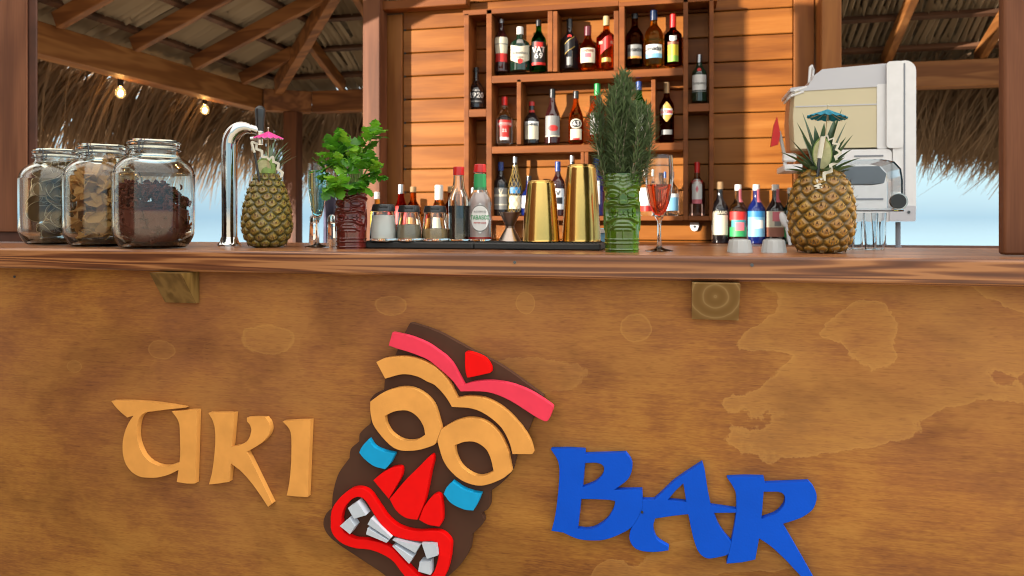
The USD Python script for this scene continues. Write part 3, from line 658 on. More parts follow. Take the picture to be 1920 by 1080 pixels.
B_ = poly3(z2([(52, 92, 1), (190, 90), (318, 98, 1), (320, 132, 1), (635, 122, 1), (668, 165), (686, 215), (678, 280), (640, 340), (545, 410, 1), (762, 408, 1), (768, 487, 1), (762, 560), (690, 690), (600, 750), (480, 795), (370, 803), (260, 790), (150, 742, 1), (58, 728, 1), (85, 620), (105, 480), (118, 330), (118, 230), (100, 165)]),
           [z2([(318, 200, 1), (400, 198), (450, 212), (468, 245), (450, 300), (390, 355), (300, 390, 1)]), z2([(288, 480, 1), (420, 482), (530, 490), (553, 508), (530, 580), (480, 650), (400, 705), (330, 720), (262, 712, 1)])], YL)
A_ = poly3(z2([(740, 487, 1), (855, 487, 1), (910, 440), (1030, 330), (1232, 196, 1)]) + z3([(322, 200), (346, 360), (372, 488, 1), (590, 520, 1), (590, 546, 1), (398, 548, 1), (432, 640), (485, 725), (552, 802, 1), (540, 880, 1), (500, 905), (420, 925), (350, 932), (300, 910), (260, 860), (225, 760), (200, 650), (182, 558, 1)]) +
           z2([(1000, 612), (865, 632, 1), (850, 690), (858, 750), (890, 805), (972, 855, 1), (970, 880, 1), (880, 892), (790, 890), (720, 870), (680, 830), (665, 780), (672, 730), (694, 685, 1), (720, 600)]),
           [z2([(1085, 358, 1), (1108, 505, 1), (962, 490, 1), (1020, 420)])], YL)
R_ = poly3(z3([(510, 250, 1), (660, 244), (820, 248, 1), (830, 300, 1), (1200, 285, 1), (1240, 330), (1264, 390), (1262, 450), (1230, 520), (1150, 580), (1060, 615), (978, 640, 1), (1100, 850), (1230, 1080), (1300, 1210, 1), (1180, 1130), (1010, 950), (880, 830), (780, 762, 1), (748, 940, 1), (630, 965), (505, 975, 1), (520, 910), (545, 800), (572, 650), (586, 545), (588, 440), (580, 370), (550, 310)]),
           [z3([(818, 370, 1), (940, 370), (985, 390), (1000, 430), (985, 490), (920, 555), (800, 600, 1)])], YL)
A_ = A_.difference(B_.buffer(.0002)).difference(R_.buffer(.0002))
def biggest(p): return max(getattr(p, 'geoms', [p]), key=lambda g: g.area)
bt = Thing('sign_lettering', 'bright blue painted letters B A R joined in one piece on the counter front', 'sign letters', (B_.centroid.x, 0, B_.centroid.y))
for P_ in (B_, biggest(A_), R_): bt.part('letter', slab(P_, -.0006, YL), 'blue_paint')

z4, z5, z6, z7, z8 = zoomed(590, 600, 4.5), zoomed(800, 620, 4.32), zoomed(590, 830, 4.32), zoomed(730, 830, 4.32), zoomed(560, 580, 2.16)
mk = at(800, 900, 0)
mask = Thing('tiki_mask', 'layered brown mask with red mouth, tan eye rings and pink headband', 'mask', mk)
Y1, Y2 = -.017, -.033
base = z8([(452, 54, 1), (560, 90), (700, 165), (830, 235), (992, 352, 1), (955, 430), (930, 490, 1), (880, 600, 1), (862, 660), (820, 705), (775, 737, 1), (772, 800), (740, 825, 1), (750, 862), (702, 912, 1), (690, 980), (650, 1040), (600, 1085), (540, 1130), (470, 1140), (380, 1100), (330, 1062), (250, 1010), (160, 950), (118, 912), (100, 870), (110, 830), (135, 805, 1), (140, 740), (162, 665), (206, 602, 1), (212, 565), (245, 535, 1), (250, 500), (292, 462, 1), (290, 365, 1), (310, 342), (346, 325, 1), (350, 280, 1), (390, 190, 1), (430, 95)])
mask.part('face', slab(poly3(base, [], Y1), -.0006, Y1), 'brown_paint')
def piece(name, pts, mat, yf=Y2, holes=(), yb=Y1 - .0003): mask.part(name, slab(poly3(pts, holes, yf), yb, yf), mat)
piece('headband', z4([(655, 105, 1), (800, 138), (950, 200), (1080, 290)]) + z5([(100, 165), (200, 262), (300, 440, 1), (400, 412), (540, 408), (700, 438), (850, 500), (1005, 600), (1022, 632), (1015, 660), (985, 725), (955, 735, 1), (870, 690), (700, 580), (560, 515), (440, 492), (275, 492, 1), (205, 400), (100, 305)]) + z4([(945, 330), (800, 272), (690, 240), (625, 215, 1)]), 'pink_paint')
piece('headband_jewel', z5([(310, 185), (335, 172), (400, 190), (470, 225), (515, 285), (520, 335), (480, 350), (350, 378), (325, 370), (310, 290)]), 'red_paint')
piece('brow', z4([(520, 355, 1), (600, 322), (760, 308), (900, 340), (1000, 390)]) + z5([(20, 262), (100, 325), (180, 418), (245, 548, 1), (350, 532), (480, 553), (620, 630), (750, 760), (830, 880), (862, 980), (852, 1000, 1), (695, 1000, 1), (668, 900), (600, 780), (480, 680), (360, 630), (205, 618, 1), (150, 530), (70, 445)]) + z4([(950, 520), (860, 475), (740, 458), (595, 495, 1)]), 'tan_paint')
piece('eye_ring', z4([(468, 690, 1), (580, 612), (740, 568), (880, 600), (1000, 710), (1063, 905, 1)]) + z5([(116, 798, 1), (84, 885, 1)]) + z6([(960, 22), (800, 65), (640, 42)]) + z4([(510, 910), (472, 790)]), 'tan_paint',
      holes=[z4([(590, 810, 1), (680, 770), (780, 765), (860, 810), (915, 890), (932, 970, 1), (850, 1018), (740, 1015), (650, 960), (600, 880)])])
piece('eye_ring', z5([(119, 798, 1), (230, 735), (350, 708), (480, 740), (590, 840), (660, 980)]) + z7([(968, 120), (990, 235, 1), (900, 300), (750, 348), (620, 322), (520, 255), (440, 150), (395, 10)]) + z5([(87, 885, 1)]), 'tan_paint',
      holes=[z5([(225, 930, 1), (310, 900), (400, 905), (480, 960), (520, 1040)]) + z7([(845, 235, 1), (760, 272), (680, 262), (590, 200), (540, 110)])])
piece('cheek_mark', z4([(455, 1005, 1)]) + z6([(480, 35), (560, 72), (650, 90, 1), (610, 170), (570, 215, 1), (480, 190), (400, 130), (360, 80, 1), (385, 30)]), 'sky_paint')
piece('cheek_mark', z7([(510, 315, 1), (590, 372), (680, 405), (745, 415, 1), (715, 490), (680, 550, 1), (600, 540), (500, 490), (440, 415, 1), (465, 360)]), 'sky_paint')
piece('nose', z6([(475, 305, 1), (540, 250), (620, 205), (690, 198), (706, 230), (690, 300), (600, 455, 1)]), 'red_paint')
piece('nose', z6([(955, 115), (930, 110), (850, 190), (730, 310), (607, 457, 1), (660, 550), (740, 610), (830, 625, 1), (890, 470), (935, 250), (957, 160)]), 'red_paint', yf=Y2 - .004)
piece('nose', z6([(845, 625, 1), (880, 530), (950, 435), (1000, 420), (1028, 470), (1035, 620), (1010, 680, 1), (920, 665)]), 'red_paint')
piece('mouth', z6([(130, 600), (150, 520), (220, 430), (300, 375), (380, 370), (450, 410), (520, 510), (600, 620), (700, 690), (830, 720), (960, 715), (1040, 735), (1100, 800), (1103, 880), (1090, 970), (1055, 1080), (985, 1165), (880, 1180), (780, 1130), (700, 1045), (640, 965), (560, 910), (450, 868), (330, 855), (230, 820), (160, 760), (130, 690)]), 'red_paint',
      holes=[z6([(215, 620), (240, 530), (300, 460), (360, 440), (420, 480), (500, 610), (600, 730), (700, 775), (850, 800), (960, 800), (1000, 840), (1005, 900), (985, 1000), (950, 1070), (890, 1098), (830, 1075), (720, 960), (640, 870), (540, 815), (430, 790), (320, 780), (250, 740), (220, 690)])])
def tooth(pts, yf=-.042, yb=Y1 - .0003):
    """a wedge: broad at the back, its face set a little inwards"""
    p = poly3(pts, [], yf); mask.part('tooth', slab(p, yb, yf), 'tooth_paint')
for q in ([(268, 530), (343, 478), (416, 588), (318, 617)], [(203, 675), (280, 608), (326, 680), (285, 742)], [(455, 612), (428, 662), (606, 782), (622, 768)], [(428, 692), (415, 742), (582, 812), (598, 796)],
          [(628, 788), (815, 895), (850, 836), (655, 788)], [(628, 838), (765, 982), (795, 930), (652, 834)], [(866, 816), (984, 822), (996, 915), (908, 942)], [(850, 966), (936, 962), (938, 1073), (838, 1043)]):
    tooth([p + (1,) for p in z6(q)])

c = at(1204, 960, YL); s = trimesh.creation.cylinder(radius=.0028, height=.002, sections=12); rot(s, math.pi / 2, [1, 0, 0]); s.apply_translation([c[0], YL - .0004, c[2]]); bt.part('nail', s, 'rubber')
# ---------------------------------------------------------------- bottles
PROF = {
    'round': [(0, 0), (.90, 0), (1, .015), (1, .56), (.93, .62), (.62, .70), (.40, .76), (.36, .82), (.36, .99), (0, 1)],
    'tall': [(0, 0), (.90, 0), (1, .015), (1, .60), (.90, .66), (.55, .74), (.38, .80), (.34, .99), (0, 1)],
    'slope': [(0, 0), (.90, 0), (1, .015), (1, .45), (.92, .54), (.70, .64), (.46, .74), (.36, .82), (.34, .99), (0, 1)],
    'square': [(0, 0), (.92, 0), (1, .015), (1, .60), (.90, .645), (.55, .69), (.38, .74), (.34, .80), (.34, .99), (0, 1)],
    'squat': [(0, 0), (.90, 0), (1, .02), (1, .40), (.92, .50), (.62, .60), (.36, .68), (.30, .76), (.30, .99), (0, 1)],
    'belly': [(0, 0), (.80, 0), (.92, .02), (1, .30), (.98, .46), (.80, .58), (.45, .68), (.36, .76), (.34, .99), (0, 1)],
    'flask': [(0, 0), (.92, 0), (1, .015), (1, .58), (.96, .64), (.75, .70), (.36, .745), (.32, .99), (0, 1)],
    'hip': [(0, 0), (.92, 0), (.98, .015), (.86, .30), (1, .58), (.92, .66), (.60, .74), (.40, .80), (.36, .99), (0, 1)],
}
def wrapped(tm, r, z, a0=0.0):
    v = np.array(tm.vertices); c = (v[:, 0].min() + v[:, 0].max()) / 2
    an = a0 + (v[:, 0] - c) / r; rr = r + v[:, 2]
    tm.vertices = np.stack([rr * np.sin(an), -rr * np.cos(an), v[:, 1] + z], 1); return tm
def patch(rf, z0, z1, a0=-1.1, a1=1.1, e=.0006, n=14, slant=0.0, sq=0.0, shape=None):
    """a label: a sheet that follows the glass; rf(z) the radius; slant raises it towards +angle"""
    A = np.linspace(a0, a1, n); T = np.linspace(0, 1, 7); V = []
    for a in A:
        s = (a - a0) / (a1 - a0)
        lo, hi = z0 + slant * (s - .5), z1 + slant * (s - .5)
        if shape == 'shield': lo = z0 + (z1 - z0) * .25 * (2 * abs(s - .5)); hi = z1 - (z1 - z0) * .14 * (1 - 2 * abs(s - .5))
        if shape == 'diamond': m_ = (z0 + z1) / 2; q = 1 - 2 * abs(s - .5); lo, hi = m_ - (m_ - z0) * q, m_ + (z1 - m_) * q
        if shape == 'oval': m_ = (z0 + z1) / 2; q = math.sqrt(max(0, 1 - (2 * s - 1) ** 2)); lo, hi = m_ - (m_ - z0) * q, m_ + (z1 - m_) * q
        for t in T:
            z = lo + (hi - lo) * t; r = rf(z)
            if sq: 
                ee = 2 + 8 * sq; b = a - math.pi / 2 + .7854
                r *= (1 + ((abs(math.cos(b)) ** ee + abs(math.sin(b)) ** ee) ** (-1 / ee) * .9 - 1))
            V.append([(r + e) * math.sin(a), -(r + e) * math.cos(a), z])
    f = []
    for i in range(n - 1):
        for j in range(6):
            q = i * 7 + j; f += [[q, q + 7, q + 8], [q, q + 8, q + 1]]
    return trimesh.Trimesh(np.array(V), np.array(f), process=False)

def bottle(label, px, top, base, w, body, glass_, cap, capf=.16, labels=(), texts=(), y=2.415, z=None, group='bottles on the shelves', sq=0.0, extra=None, aff=0.0, name='bottle', seal=None):
    c = at(px, base, y); X = c[0]; t = depth(X, y)
    if z is None: z = c[2]
    H = CAM[2] + (HORIZON - top) * t / F - z; R = w * t / F / 2
    th = Thing(name, label, 'bottle', (X, y, z), group=group)
    pr = np.array(PROF[body]); pr = np.stack([pr[:, 0] * R, pr[:, 1] * H * (1 - .02)], 1)
    # round the shoulders a little
    zz = np.concatenate([pr[:3, 1], np.linspace(pr[2, 1], pr[-2, 1], 22)[1:], pr[-1:, 1]])
    from scipy.interpolate import PchipInterpolator
    rr = PchipInterpolator(pr[2:-1, 1], pr[2:-1, 0])
    prof = np.vstack([pr[:3], [(float(rr(q)), q) for q in np.linspace(pr[2, 1], pr[-2, 1], 22)[1:]], pr[-1:]])
    phi = face(X, y) + aff
    def P(nm, m, mat, smooth=35, under=None): return th.part(nm, rotz(m, phi), mat, smooth=smooth, under=under, world=False)
    P('glass_body', lathe(prof, 36, square=sq), glass_, 40)
    rf = lambda q: float(rr(min(max(q, pr[2, 1]), pr[-2, 1])))
    zc = H * (1 - capf); rc = max(rf(zc), rf(H * .97)) + .0012
    P('cap', lathe([(0, zc), (rc, zc), (rc, H * .985), (rc * .93, H), (0, H)], 24), cap, 35)
    for k, L in enumerate(labels):
        z0, z1, mat = L[0] * H, L[1] * H, L[2]; kw = L[3] if len(L) > 3 else {}
        P('paper_label', patch(rf, z0, z1, sq=sq, e=.0006 + .0003 * k, **kw), mat, True)
    for s, zf, hf, mat in texts:
        hgt = hf * H; tm = meshkit.text_mesh(s, hgt, depth=.0008, bold=True); wd = np.ptp(np.array(tm.vertices)[:, 0]); lim = R * 1.9
        if wd > lim: tm.vertices = np.array(tm.vertices) * [lim / wd, 1, 1]
        zt_ = zf * H; P('lettering', wrapped(tm, (rf(zt_ + hgt / 2) * (.9 if sq else 1)) + .0018, zt_), mat, False)
    if extra: extra(th, H, R, rf, P)
    if seal:
        s = trimesh.creation.cylinder(radius=R * .26, height=.003, sections=18); rot(s, math.pi / 2, [1, 0, 0]); s.apply_translation([0, -rf(seal[0] * H) - .001, seal[0] * H]); P('wax_seal', s, seal[1])
    return th
W = 1.1
def net(th, H, R, rf, P):
    n = 9
    for s in (-1, 1):
        for k in range(n):
            pts = [(lambda r_, a_: (r_ * math.cos(a_), r_ * math.sin(a_), z_))(rf(z_) + .0012, s * z_ / H * 5.2 + k * 2 * math.pi / n) for z_ in np.linspace(.02 * H, .86 * H, 22)]
            P('net_cord', tube(pts, .0009, 4), 'paper_gold')
# the top boxes
bottle('small dark squat bottle lettered 1920 alone in the narrow left shelf column', 893, 127, 204, 31, 'squat', 'black_bottle', 'cap_black', .12, [(.10, .40, 'paper_black'), (.14, .17, 'paper_grey', dict(a0=-.7, a1=.7))], [('1920', .245, .115, 'paper_white'), ('PORTO', .40, .035, 'paper_white')])
bottle('clear bottle with white neck label and red lower label, leftmost in the top left box', 940, 36, 136, 27, 'hip', 'dark_red_bottle', 'cap_silver', .08, [(.34, .64, 'paper_cream'), (.18, .34, 'paper_red'), (.50, .52, 'paper_grey')])
bottle('dark bottle with white cap and cream shield label, middle of the top left box', 975, 51, 135, 37, 'flask', 'dark_green_bottle', 'cap_white', .17, [(.14, .58, 'paper_cream', dict(a0=-1.2, a1=1.2, shape='shield')), (.60, .72, 'paper_grey', dict(a0=-.35, a1=.35))], [("Ballantine's", .36, .05, 'paper_grey'), ('FINEST', .27, .03, 'paper_grey')], seal=(.20, 'paper_red'))
bottle('green glass bottle with black label lettered VAT 69, right of the top left box', 1010, 38, 134, 28, 'tall', 'green_glass', 'cap_black', .12, [(.10, .56, 'paper_black'), (.10, .15, 'paper_red'), (.44, .54, 'paper_red', dict(a0=-.6, a1=.6))], [('VAT', .35, .10, 'paper_white'), ('69', .23, .10, 'paper_white')])
bottle('square black bottle with slanted black label, leftmost in the top middle box', 1068, 36, 131, 31, 'square', 'black_bottle', 'cap_black', .16, [(.36, .56, 'paper_black', dict(slant=.045, a0=-.75, a1=.75)), (.35, .365, 'paper_gold', dict(slant=.045, a0=-.75, a1=.75)), (.55, .565, 'paper_gold', dict(slant=.045, a0=-.75, a1=.75)), (.06, .22, 'paper_grey', dict(a0=-.35, a1=.2))], [], sq=.5, seal=(.62, 'paper_red'))
bottle('round bellied bottle with wine red cap and pale label, middle of the top middle box', 1102, 50, 130, 34, 'belly', 'amber_glass', 'cap_wine', .22, [(.12, .46, 'paper_cream', dict(a0=-.9, a1=.9)), (.24, .34, 'paper_pink', dict(a0=-.35, a1=.35))], [('CHIVAS', .37, .055, 'paper_wine' if False else 'paper_brown')])
bottle('square amber bottle with pale cap and slanted red label, right of the top middle box', 1137, 31, 129, 33, 'square', 'amber_glass', 'cap_tan', .18, [(.34, .58, 'paper_red', dict(slant=.05, a0=-.8, a1=.8)), (.10, .18, 'paper_gold', dict(a0=-.6, a1=.6))], [('RED LABEL', .45, .05, 'paper_cream')], sq=.5)
bottle('dark bottle with white label over a brown band, leftmost in the top right box', 1190, 26, 124, 32, 'round', 'brown_glass', 'cap_black', .10, [(.15, .38, 'paper_grey', dict(a0=-.9, a1=.9)), (.12, .16, 'paper_orange', dict(a0=-.9, a1=.9))], [('Jimador', .25, .07, 'paper_black')])
bottle('clear bottle with blue cap and white and blue label, middle of the top right box', 1226, 20, 124, 34, 'round', 'gold_glass', 'cap_navy', .18, [(.12, .36, 'paper_white', dict(a0=-1, a1=1)), (.12, .2, 'paper_lightblue', dict(a0=-1, a1=1))], [('Jimador', .25, .07, 'paper_black')])
bottle('bottle with red cap and yellow green label, right of the top right box', 1262, 27, 123, 29, 'square', 'brown_glass', 'cap_red', .26, [(.08, .38, 'paper_yellow', dict(a0=-.8, a1=.8)), (.05, .17, 'paper_lime', dict(a0=-.8, a1=.8)), (.38, .44, 'paper_brown', dict(a0=-.8, a1=.8)), (.44, .56, 'paper_white', dict(a0=-.5, a1=.5, shape='shield'))], sq=.4)
bottle('dark green bottle with white label and red seal in the upper right column', 1311, 103, 192, 28, 'tall', 'dark_green_bottle', 'cap_silver', .17, [(.24, .56, 'paper_white', dict(a0=-1.1, a1=1.1)), (.20, .22, 'paper_grey')], [('Tanqueray', .36, .05, 'paper_grey')], seal=(.66, 'paper_red'))
# the middle row
bottle('clear bottle with red cap and red label in the small middle row box', 946, 182, 271, 29, 'round', 'clear_glass', 'cap_red', .18, [(.36, .50, 'paper_red'), (.08, .36, 'paper_red', dict(a0=-.6, a1=.6)), (.39, .44, 'paper_white', dict(a0=-1, a1=1)), (.08, .14, 'paper_white', dict(a0=-.6, a1=.6))], [('SMIRNOFF', .395, .035, 'paper_red'), ('21', .25, .06, 'paper_white')])
bottle('dark bottle with red cap, red neck band and cream label in the middle row', 997, 191, 270, 28, 'round', 'black_bottle', 'cap_red', .10, [(.10, .46, 'paper_cream'), (.74, .80, 'paper_red'), (.42, .52, 'paper_white')], [('CAMPARI', .42, .05, 'paper_black')])
bottle('tall dark bottle with grey label and red oval in the middle row', 1036, 167, 270, 29, 'slope', 'dark_red_bottle', 'cap_black', .16, [(.12, .50, 'paper_grey'), (.22, .33, 'paper_red', dict(a0=-.6, a1=.8, shape='oval', slant=-.012)), (.12, .14, 'paper_cream')])
bottle('amber bottle with black cap and round black label lettered 43', 1080, 171, 270, 28, 'slope', 'amber_glass', 'cap_black', .14, [(.28, .46, 'paper_cream', dict(a0=-.85, a1=.85, shape='oval')), (.30, .44, 'paper_black', dict(a0=-.66, a1=.66, shape='oval')), (.07, .27, 'paper_cream', dict(a0=-.8, a1=.8)), (.07, .1, 'paper_red', dict(a0=-.5, a1=.5))], [('43', .335, .075, 'paper_white')])
bottle('bottle with green cap half hidden behind the rosemary', 1120, 157, 270, 29, 'tall', 'amber_glass', 'cap_green', .2, [(.15, .5, 'paper_grey')])
bottle('bottle with blue cap behind the right side of the rosemary', 1198, 153, 270, 30, 'tall', 'green_glass', 'cap_blue', .14, [(.2, .45, 'paper_white')])
bottle('slim dark bottle with cork top and yellow diamond label, middle row right', 1250, 155, 267, 27, 'tall', 'brown_glass', 'cork', .18, [(.32, .68, 'paper_gold', dict(a0=-1.15, a1=1.15, shape='diamond')), (.45, .55, 'paper_white', dict(a0=-.9, a1=.9)), (.12, .2, 'paper_grey', dict(a0=-.8, a1=.8))], [('AVERNA', .47, .055, 'paper_red')])
# the bottom row
bottle('dark bottle with blue cap and silver labels, leftmost in the bottom row', 939, 304, 405, 27, 'tall', 'black_bottle', 'cap_blue', .16, [(.12, .52, 'paper_grey'), (.36, .40, 'paper_cream'), (.20, .22, 'paper_cream')], [('V', .40, .09, 'paper_cream')])
bottle('dark bottle wrapped in a golden net with a cream label in the bottom row', 966, 294, 405, 26, 'slope', 'black_bottle', 'cap_silver', .10, [(.12, .34, 'paper_cream', dict(a0=-1, a1=1)), (.38, .48, 'paper_blue', dict(a0=-.8, a1=.8))], extra=net)
bottle('round blue and white bottle partly hidden behind the short gold shaker', 992, 330, 405, 30, 'belly', 'blue_bottle', 'cap_black', .12, [(.2, .5, 'paper_white')])
bottle('dark bottle with bright blue cap and white label between the two gold shakers', 1046, 303, 405, 26, 'tall', 'dark_red_bottle', 'cap_blue', .18, [(.12, .5, 'paper_white'), (.22, .34, 'paper_black', dict(a0=-.7, a1=.7))], [('V', .38, .08, 'paper_black')])
bottle('bottle with a striped silver cap rising above the tall gold shaker', 1073, 292, 405, 27, 'tall', 'black_bottle', 'cap_silver', .10, [(.15, .5, 'paper_blue')])
bottle('blue bottle half hidden left of the green mug', 1118, 296, 405, 27, 'tall', 'blue_bottle', 'cap_blue', .15, [(.2, .6, 'paper_white', dict(a0=-.5, a1=.5))])
bottle('white labelled bottle with a red band just right of the green mug', 1212, 318, 405, 34, 'square', 'clear_glass', 'cap_white', .14, [(.22, .60, 'paper_white'), (.10, .22, 'paper_red')], [('Giff', .40, .10, 'paper_grey')], sq=.4)
bottle('clear bottle with light blue label behind the pink drink', 1258, 322, 405, 30, 'round', 'clear_glass', 'cap_blue', .14, [(.12, .42, 'paper_lightblue'), (.42, .5, 'paper_white')])
bottle('clear pink gin bottle with red cap and white label in the lower right column', 1307, 304, 404, 26, 'square', 'rose_glass', 'cap_red', .2, [(.30, .68, 'paper_white', dict(a0=-.85, a1=.85)), (.22, .30, 'paper_pink', dict(a0=-.85, a1=.85)), (.42, .56, 'paper_pink', dict(a0=-.2, a1=.2, shape='diamond'))], [('BEEFEATER', .60, .05, 'paper_red')], sq=.4)
# the row on the back bar, right
G2 = 'bottles standing on the back counter'
def neckband(th, H, R, rf, P):
    P('neck_strip', patch(rf, .70 * H, .92 * H, .2, 1.3, e=.0016), 'paper_pink', True)
bottle('black bottle with cork top and cream label, leftmost of the row right of the shelves', 1350, 341, 457, 31, 'round', 'black_bottle', 'cork', .12, [(.14, .50, 'paper_cream'), (.46, .55, 'paper_black', dict(a0=-.4, a1=1.2))], [('AMARO', .475, .05, 'paper_cream')], y=2.36, z=ZB, group=G2)
bottle('clear bottle with red, white and green label in the row right of the shelves', 1384, 346, 457, 33, 'round', 'clear_glass', 'cap_white', .10, [(.40, .54, 'paper_red'), (.28, .40, 'paper_teal', dict(a0=-.8, a1=.9)), (.12, .28, 'paper_green'), (.22, .36, 'paper_pink', dict(a0=-.3, a1=.7))], y=2.36, z=ZB, group=G2, extra=neckband)
bottle('blue bottle with light blue label in the row right of the shelves', 1418, 346, 457, 33, 'round', 'blue_bottle', 'cap_white', .10, [(.12, .55, 'paper_lightblue'), (.26, .40, 'paper_white', dict(a0=-.4, a1=.8)), (.45, .55, 'paper_blue')], y=2.36, z=ZB, group=G2, extra=neckband)
bottle('dark bottle with brown and white label between blue bottle and large pineapple', 1454, 346, 457, 34, 'round', 'black_bottle', 'cap_white', .10, [(.28, .55, 'paper_cream', dict(a0=-1.2, a1=1.2)), (.12, .28, 'paper_brown'), (.38, .54, 'paper_pink', dict(a0=-.3, a1=.8)), (.3, .38, 'paper_grey', dict(a0=-.1, a1=.6))], y=2.36, z=ZB, group=G2, extra=neckband)
bottle('dark bottle with green label mostly hidden behind the large pineapple', 1482, 352, 457, 30, 'round', 'dark_green_bottle', 'cap_white', .1, [(.12, .5, 'paper_green')], y=2.36, z=ZB, group=G2)
# the row on the back bar, left, behind the spice jars
bottle('bottle of red liquid with a slim pourer behind the spice jars', 752, 346, 457, 30, 'slope', 'red_liquid', 'cap_silver', .16, [(.3, .62, 'paper_red')], y=2.3, z=ZB, group=G2)
bottle('amber bottle with brown stopper behind the spice jars', 775, 350, 457, 30, 'round', 'amber_glass', 'cork', .10, [(.2, .5, 'paper_orange')], y=2.3, z=ZB, group=G2)
bottle('pale bottle with white cap behind the third spice jar', 823, 347, 457, 34, 'slope', 'gold_glass', 'cap_white', .26, [(.2, .48, 'paper_cream')], y=2.3, z=ZB, group=G2)
bottle('amber bottle with cork just left of the soy sauce bottle', 845, 349, 457, 28, 'round', 'brown_glass', 'cork', .12, [(.2, .5, 'paper_orange')], y=2.36, z=ZB, group=G2)
bottle('pale yellow labelled bottle seen between the red mug and the spice jars', 707, 360, 457, 26, 'round', 'gold_glass', 'cap_white', .14, [(.2, .6, 'paper_yellow')], y=2.3, z=ZB, group=G2)
bottle('small clear bottle glimpsed between the two sauce bottles', 888, 352, 457, 26, 'round', 'clear_glass', 'cap_silver', .14, [(.2, .5, 'paper_white')], y=2.3, z=ZB, group=G2)
# ---------------------------------------------------------------- things on the counter, left to right
ZC = ZT
def jar(px, t, label, H=.268, R=.094):
    X, Y = pt(px, t); th = Thing('storage_jar', label, 'jar', (X, Y, ZC), group='clip top glass jars at the left end of the counter')
    o = [(.0, 0.002), (R * .70, .002), (R * .80, .004), (R * .93, .022), (R, .052), (R, .17), (R * .985, .186), (R * .93, .203), (R * .80, .218), (R * .64, .228), (R * .595, .234), (R * .59, .250)]
    i = [(R * .55, .250), (R * .55, .236), (R * .60, .225), (R * .76, .214), (R * .885, .200), (R * .94, .185), (R * .955, .17), (R * .955, .053), (R * .88, .026), (R * .72, .0105), (0, .0095)]
    o2 = spline(o[1:], 3); i2 = spline(i[:-1], 3)
    th.part('glass_body', lathe([o[0]] + [tuple(q) for q in o2] + [tuple(q) for q in i2] + [i[-1]], 64), 'jar_glass', smooth=30, world=False)
    rl = R * .63
    th.part('glass_lid', lathe([(0, .2515), (rl * .97, .2515), (rl, .254), (rl, .264), (rl * .95, H - .001), (rl * .8, H), (rl * .76, .2655), (0, .2645)], 56), 'jar_glass', smooth=30, world=False)
    th.part('rubber_seal', lathe([(R * .52, .2502), (rl * .985, .2502), (rl * .985, .2514), (R * .52, .2514), (R * .52, .2502)], 48), 'frosted', smooth=30, world=False)
    ph = face(X, Y)
    def ring(z, r, tilt=0.0):
        a = np.linspace(0, 2 * np.pi, 49); return tube(np.stack([r * np.cos(a), r * np.sin(a), z + tilt * np.cos(a)], 1), .0013, 6, cap=False)
    for z, tl in ((.243, 0), (.260, .0015)):
        th.part('wire_band', ring(z, rl + .0016, tl), 'wire', smooth=True, world=False)
    q = rl + .004; a = ph - math.pi / 2 - .55
    def on(da, z, rr=q): return (rr * math.cos(a + da), rr * math.sin(a + da), z)
    th.part('wire_clasp', cat_([tube([on(0, .262), on(0, .25), on(.01, .238), on(.05, .232)], .0016, 6), tube([on(-.12, .241), on(0, .236), on(.14, .241)], .0016, 6), tube([on(.14, .241), on(.16, .25), on(.0, .252)], .0013, 6)]), 'wire', smooth=True, world=False)
    return th, R
def inside(R, zmax, rr=.93):
    while True:
        z = NR.uniform(.016, zmax); r = R * rr * math.sqrt(NR.random()); a = NR.uniform(0, 6.283)
        lim = R * rr
        if z < .05: lim *= .76 + .24 * (z - .01) / .04
        if z > .18: lim *= max(.5, 1 - (z - .18) / .1)
        if r < lim - .004: return np.array([r * math.cos(a), r * math.sin(a), z])
def randrot(m): 
    m.apply_transform(trimesh.transformations.random_rotation_matrix(NR.random(3))); return m
def chip(rx, ry, bend, n=9):
    a = np.linspace(0, 2 * np.pi, n, endpoint=False) + NR.normal(0, .1, n); k = 1 + NR.normal(0, .16, n)
    v = [[0, 0, bend * .3]] + [[rx * k[i] * math.cos(a[i]), ry * k[i] * math.sin(a[i]), bend * (math.cos(2 * a[i]) + NR.normal(0, .35))] for i in range(n)]
    th_ = .0018
    v2 = np.array(v + [[x, y, z - th_] for x, y, z in v]); f = []
    for i in range(n):
        j = (i + 1) % n; f += [[0, 1 + i, 1 + j], [n + 1, n + 2 + j, n + 2 + i], [1 + i, n + 2 + i, n + 2 + j], [1 + i, n + 2 + j, 1 + j]]
    return trimesh.Trimesh(v2, np.array(f), process=False)
def stack(things, lim_r, inset):
    return cat_(things)
# jar 1: dried citrus wheels
th, R = jar(107, 2.10, 'leftmost clip top glass jar, full of dark dried citrus slices')
sl_, rm_ = [], []
for k in range(74):
    c = inside(R, .225, .62); r = NR.uniform(.022, .032)
    d = trimesh.creation.cylinder(radius=r, height=.003, sections=18); a = np.linspace(0, 2 * np.pi, 25); g = tube(np.stack([r * np.cos(a), r * np.sin(a), 0.004 * np.cos(2 * a)], 1), .0010, 5, cap=False)
    T = trimesh.transformations.random_rotation_matrix(NR.random(3))
    T[:3, 3] = c
    lim = R * .945 if c[2] < .19 else R * .5
    for m, l in ((d, sl_), (g, rm_)):
        m.apply_transform(T); v = np.array(m.vertices); rr = np.hypot(v[:, 0], v[:, 1])
        zz = np.clip(v[:, 2], .0125, .232)
        lm = R * np.interp(zz, [.0125, .03, .055, .175, .2, .215, .232], [.70, .86, .94, .94, .86, .72, .53])
        s = np.minimum(1, lm / np.maximum(rr, 1e-6)); v[:, 0] *= s; v[:, 1] *= s; v[:, 2] = zz; m.vertices = v; l.append(m)
th.part('dried_slices', cat_(sl_), 'dried_slice', kind='stuff', world=False); th.part('slice_rinds', cat_(rm_), 'rinds', kind='stuff', world=False)
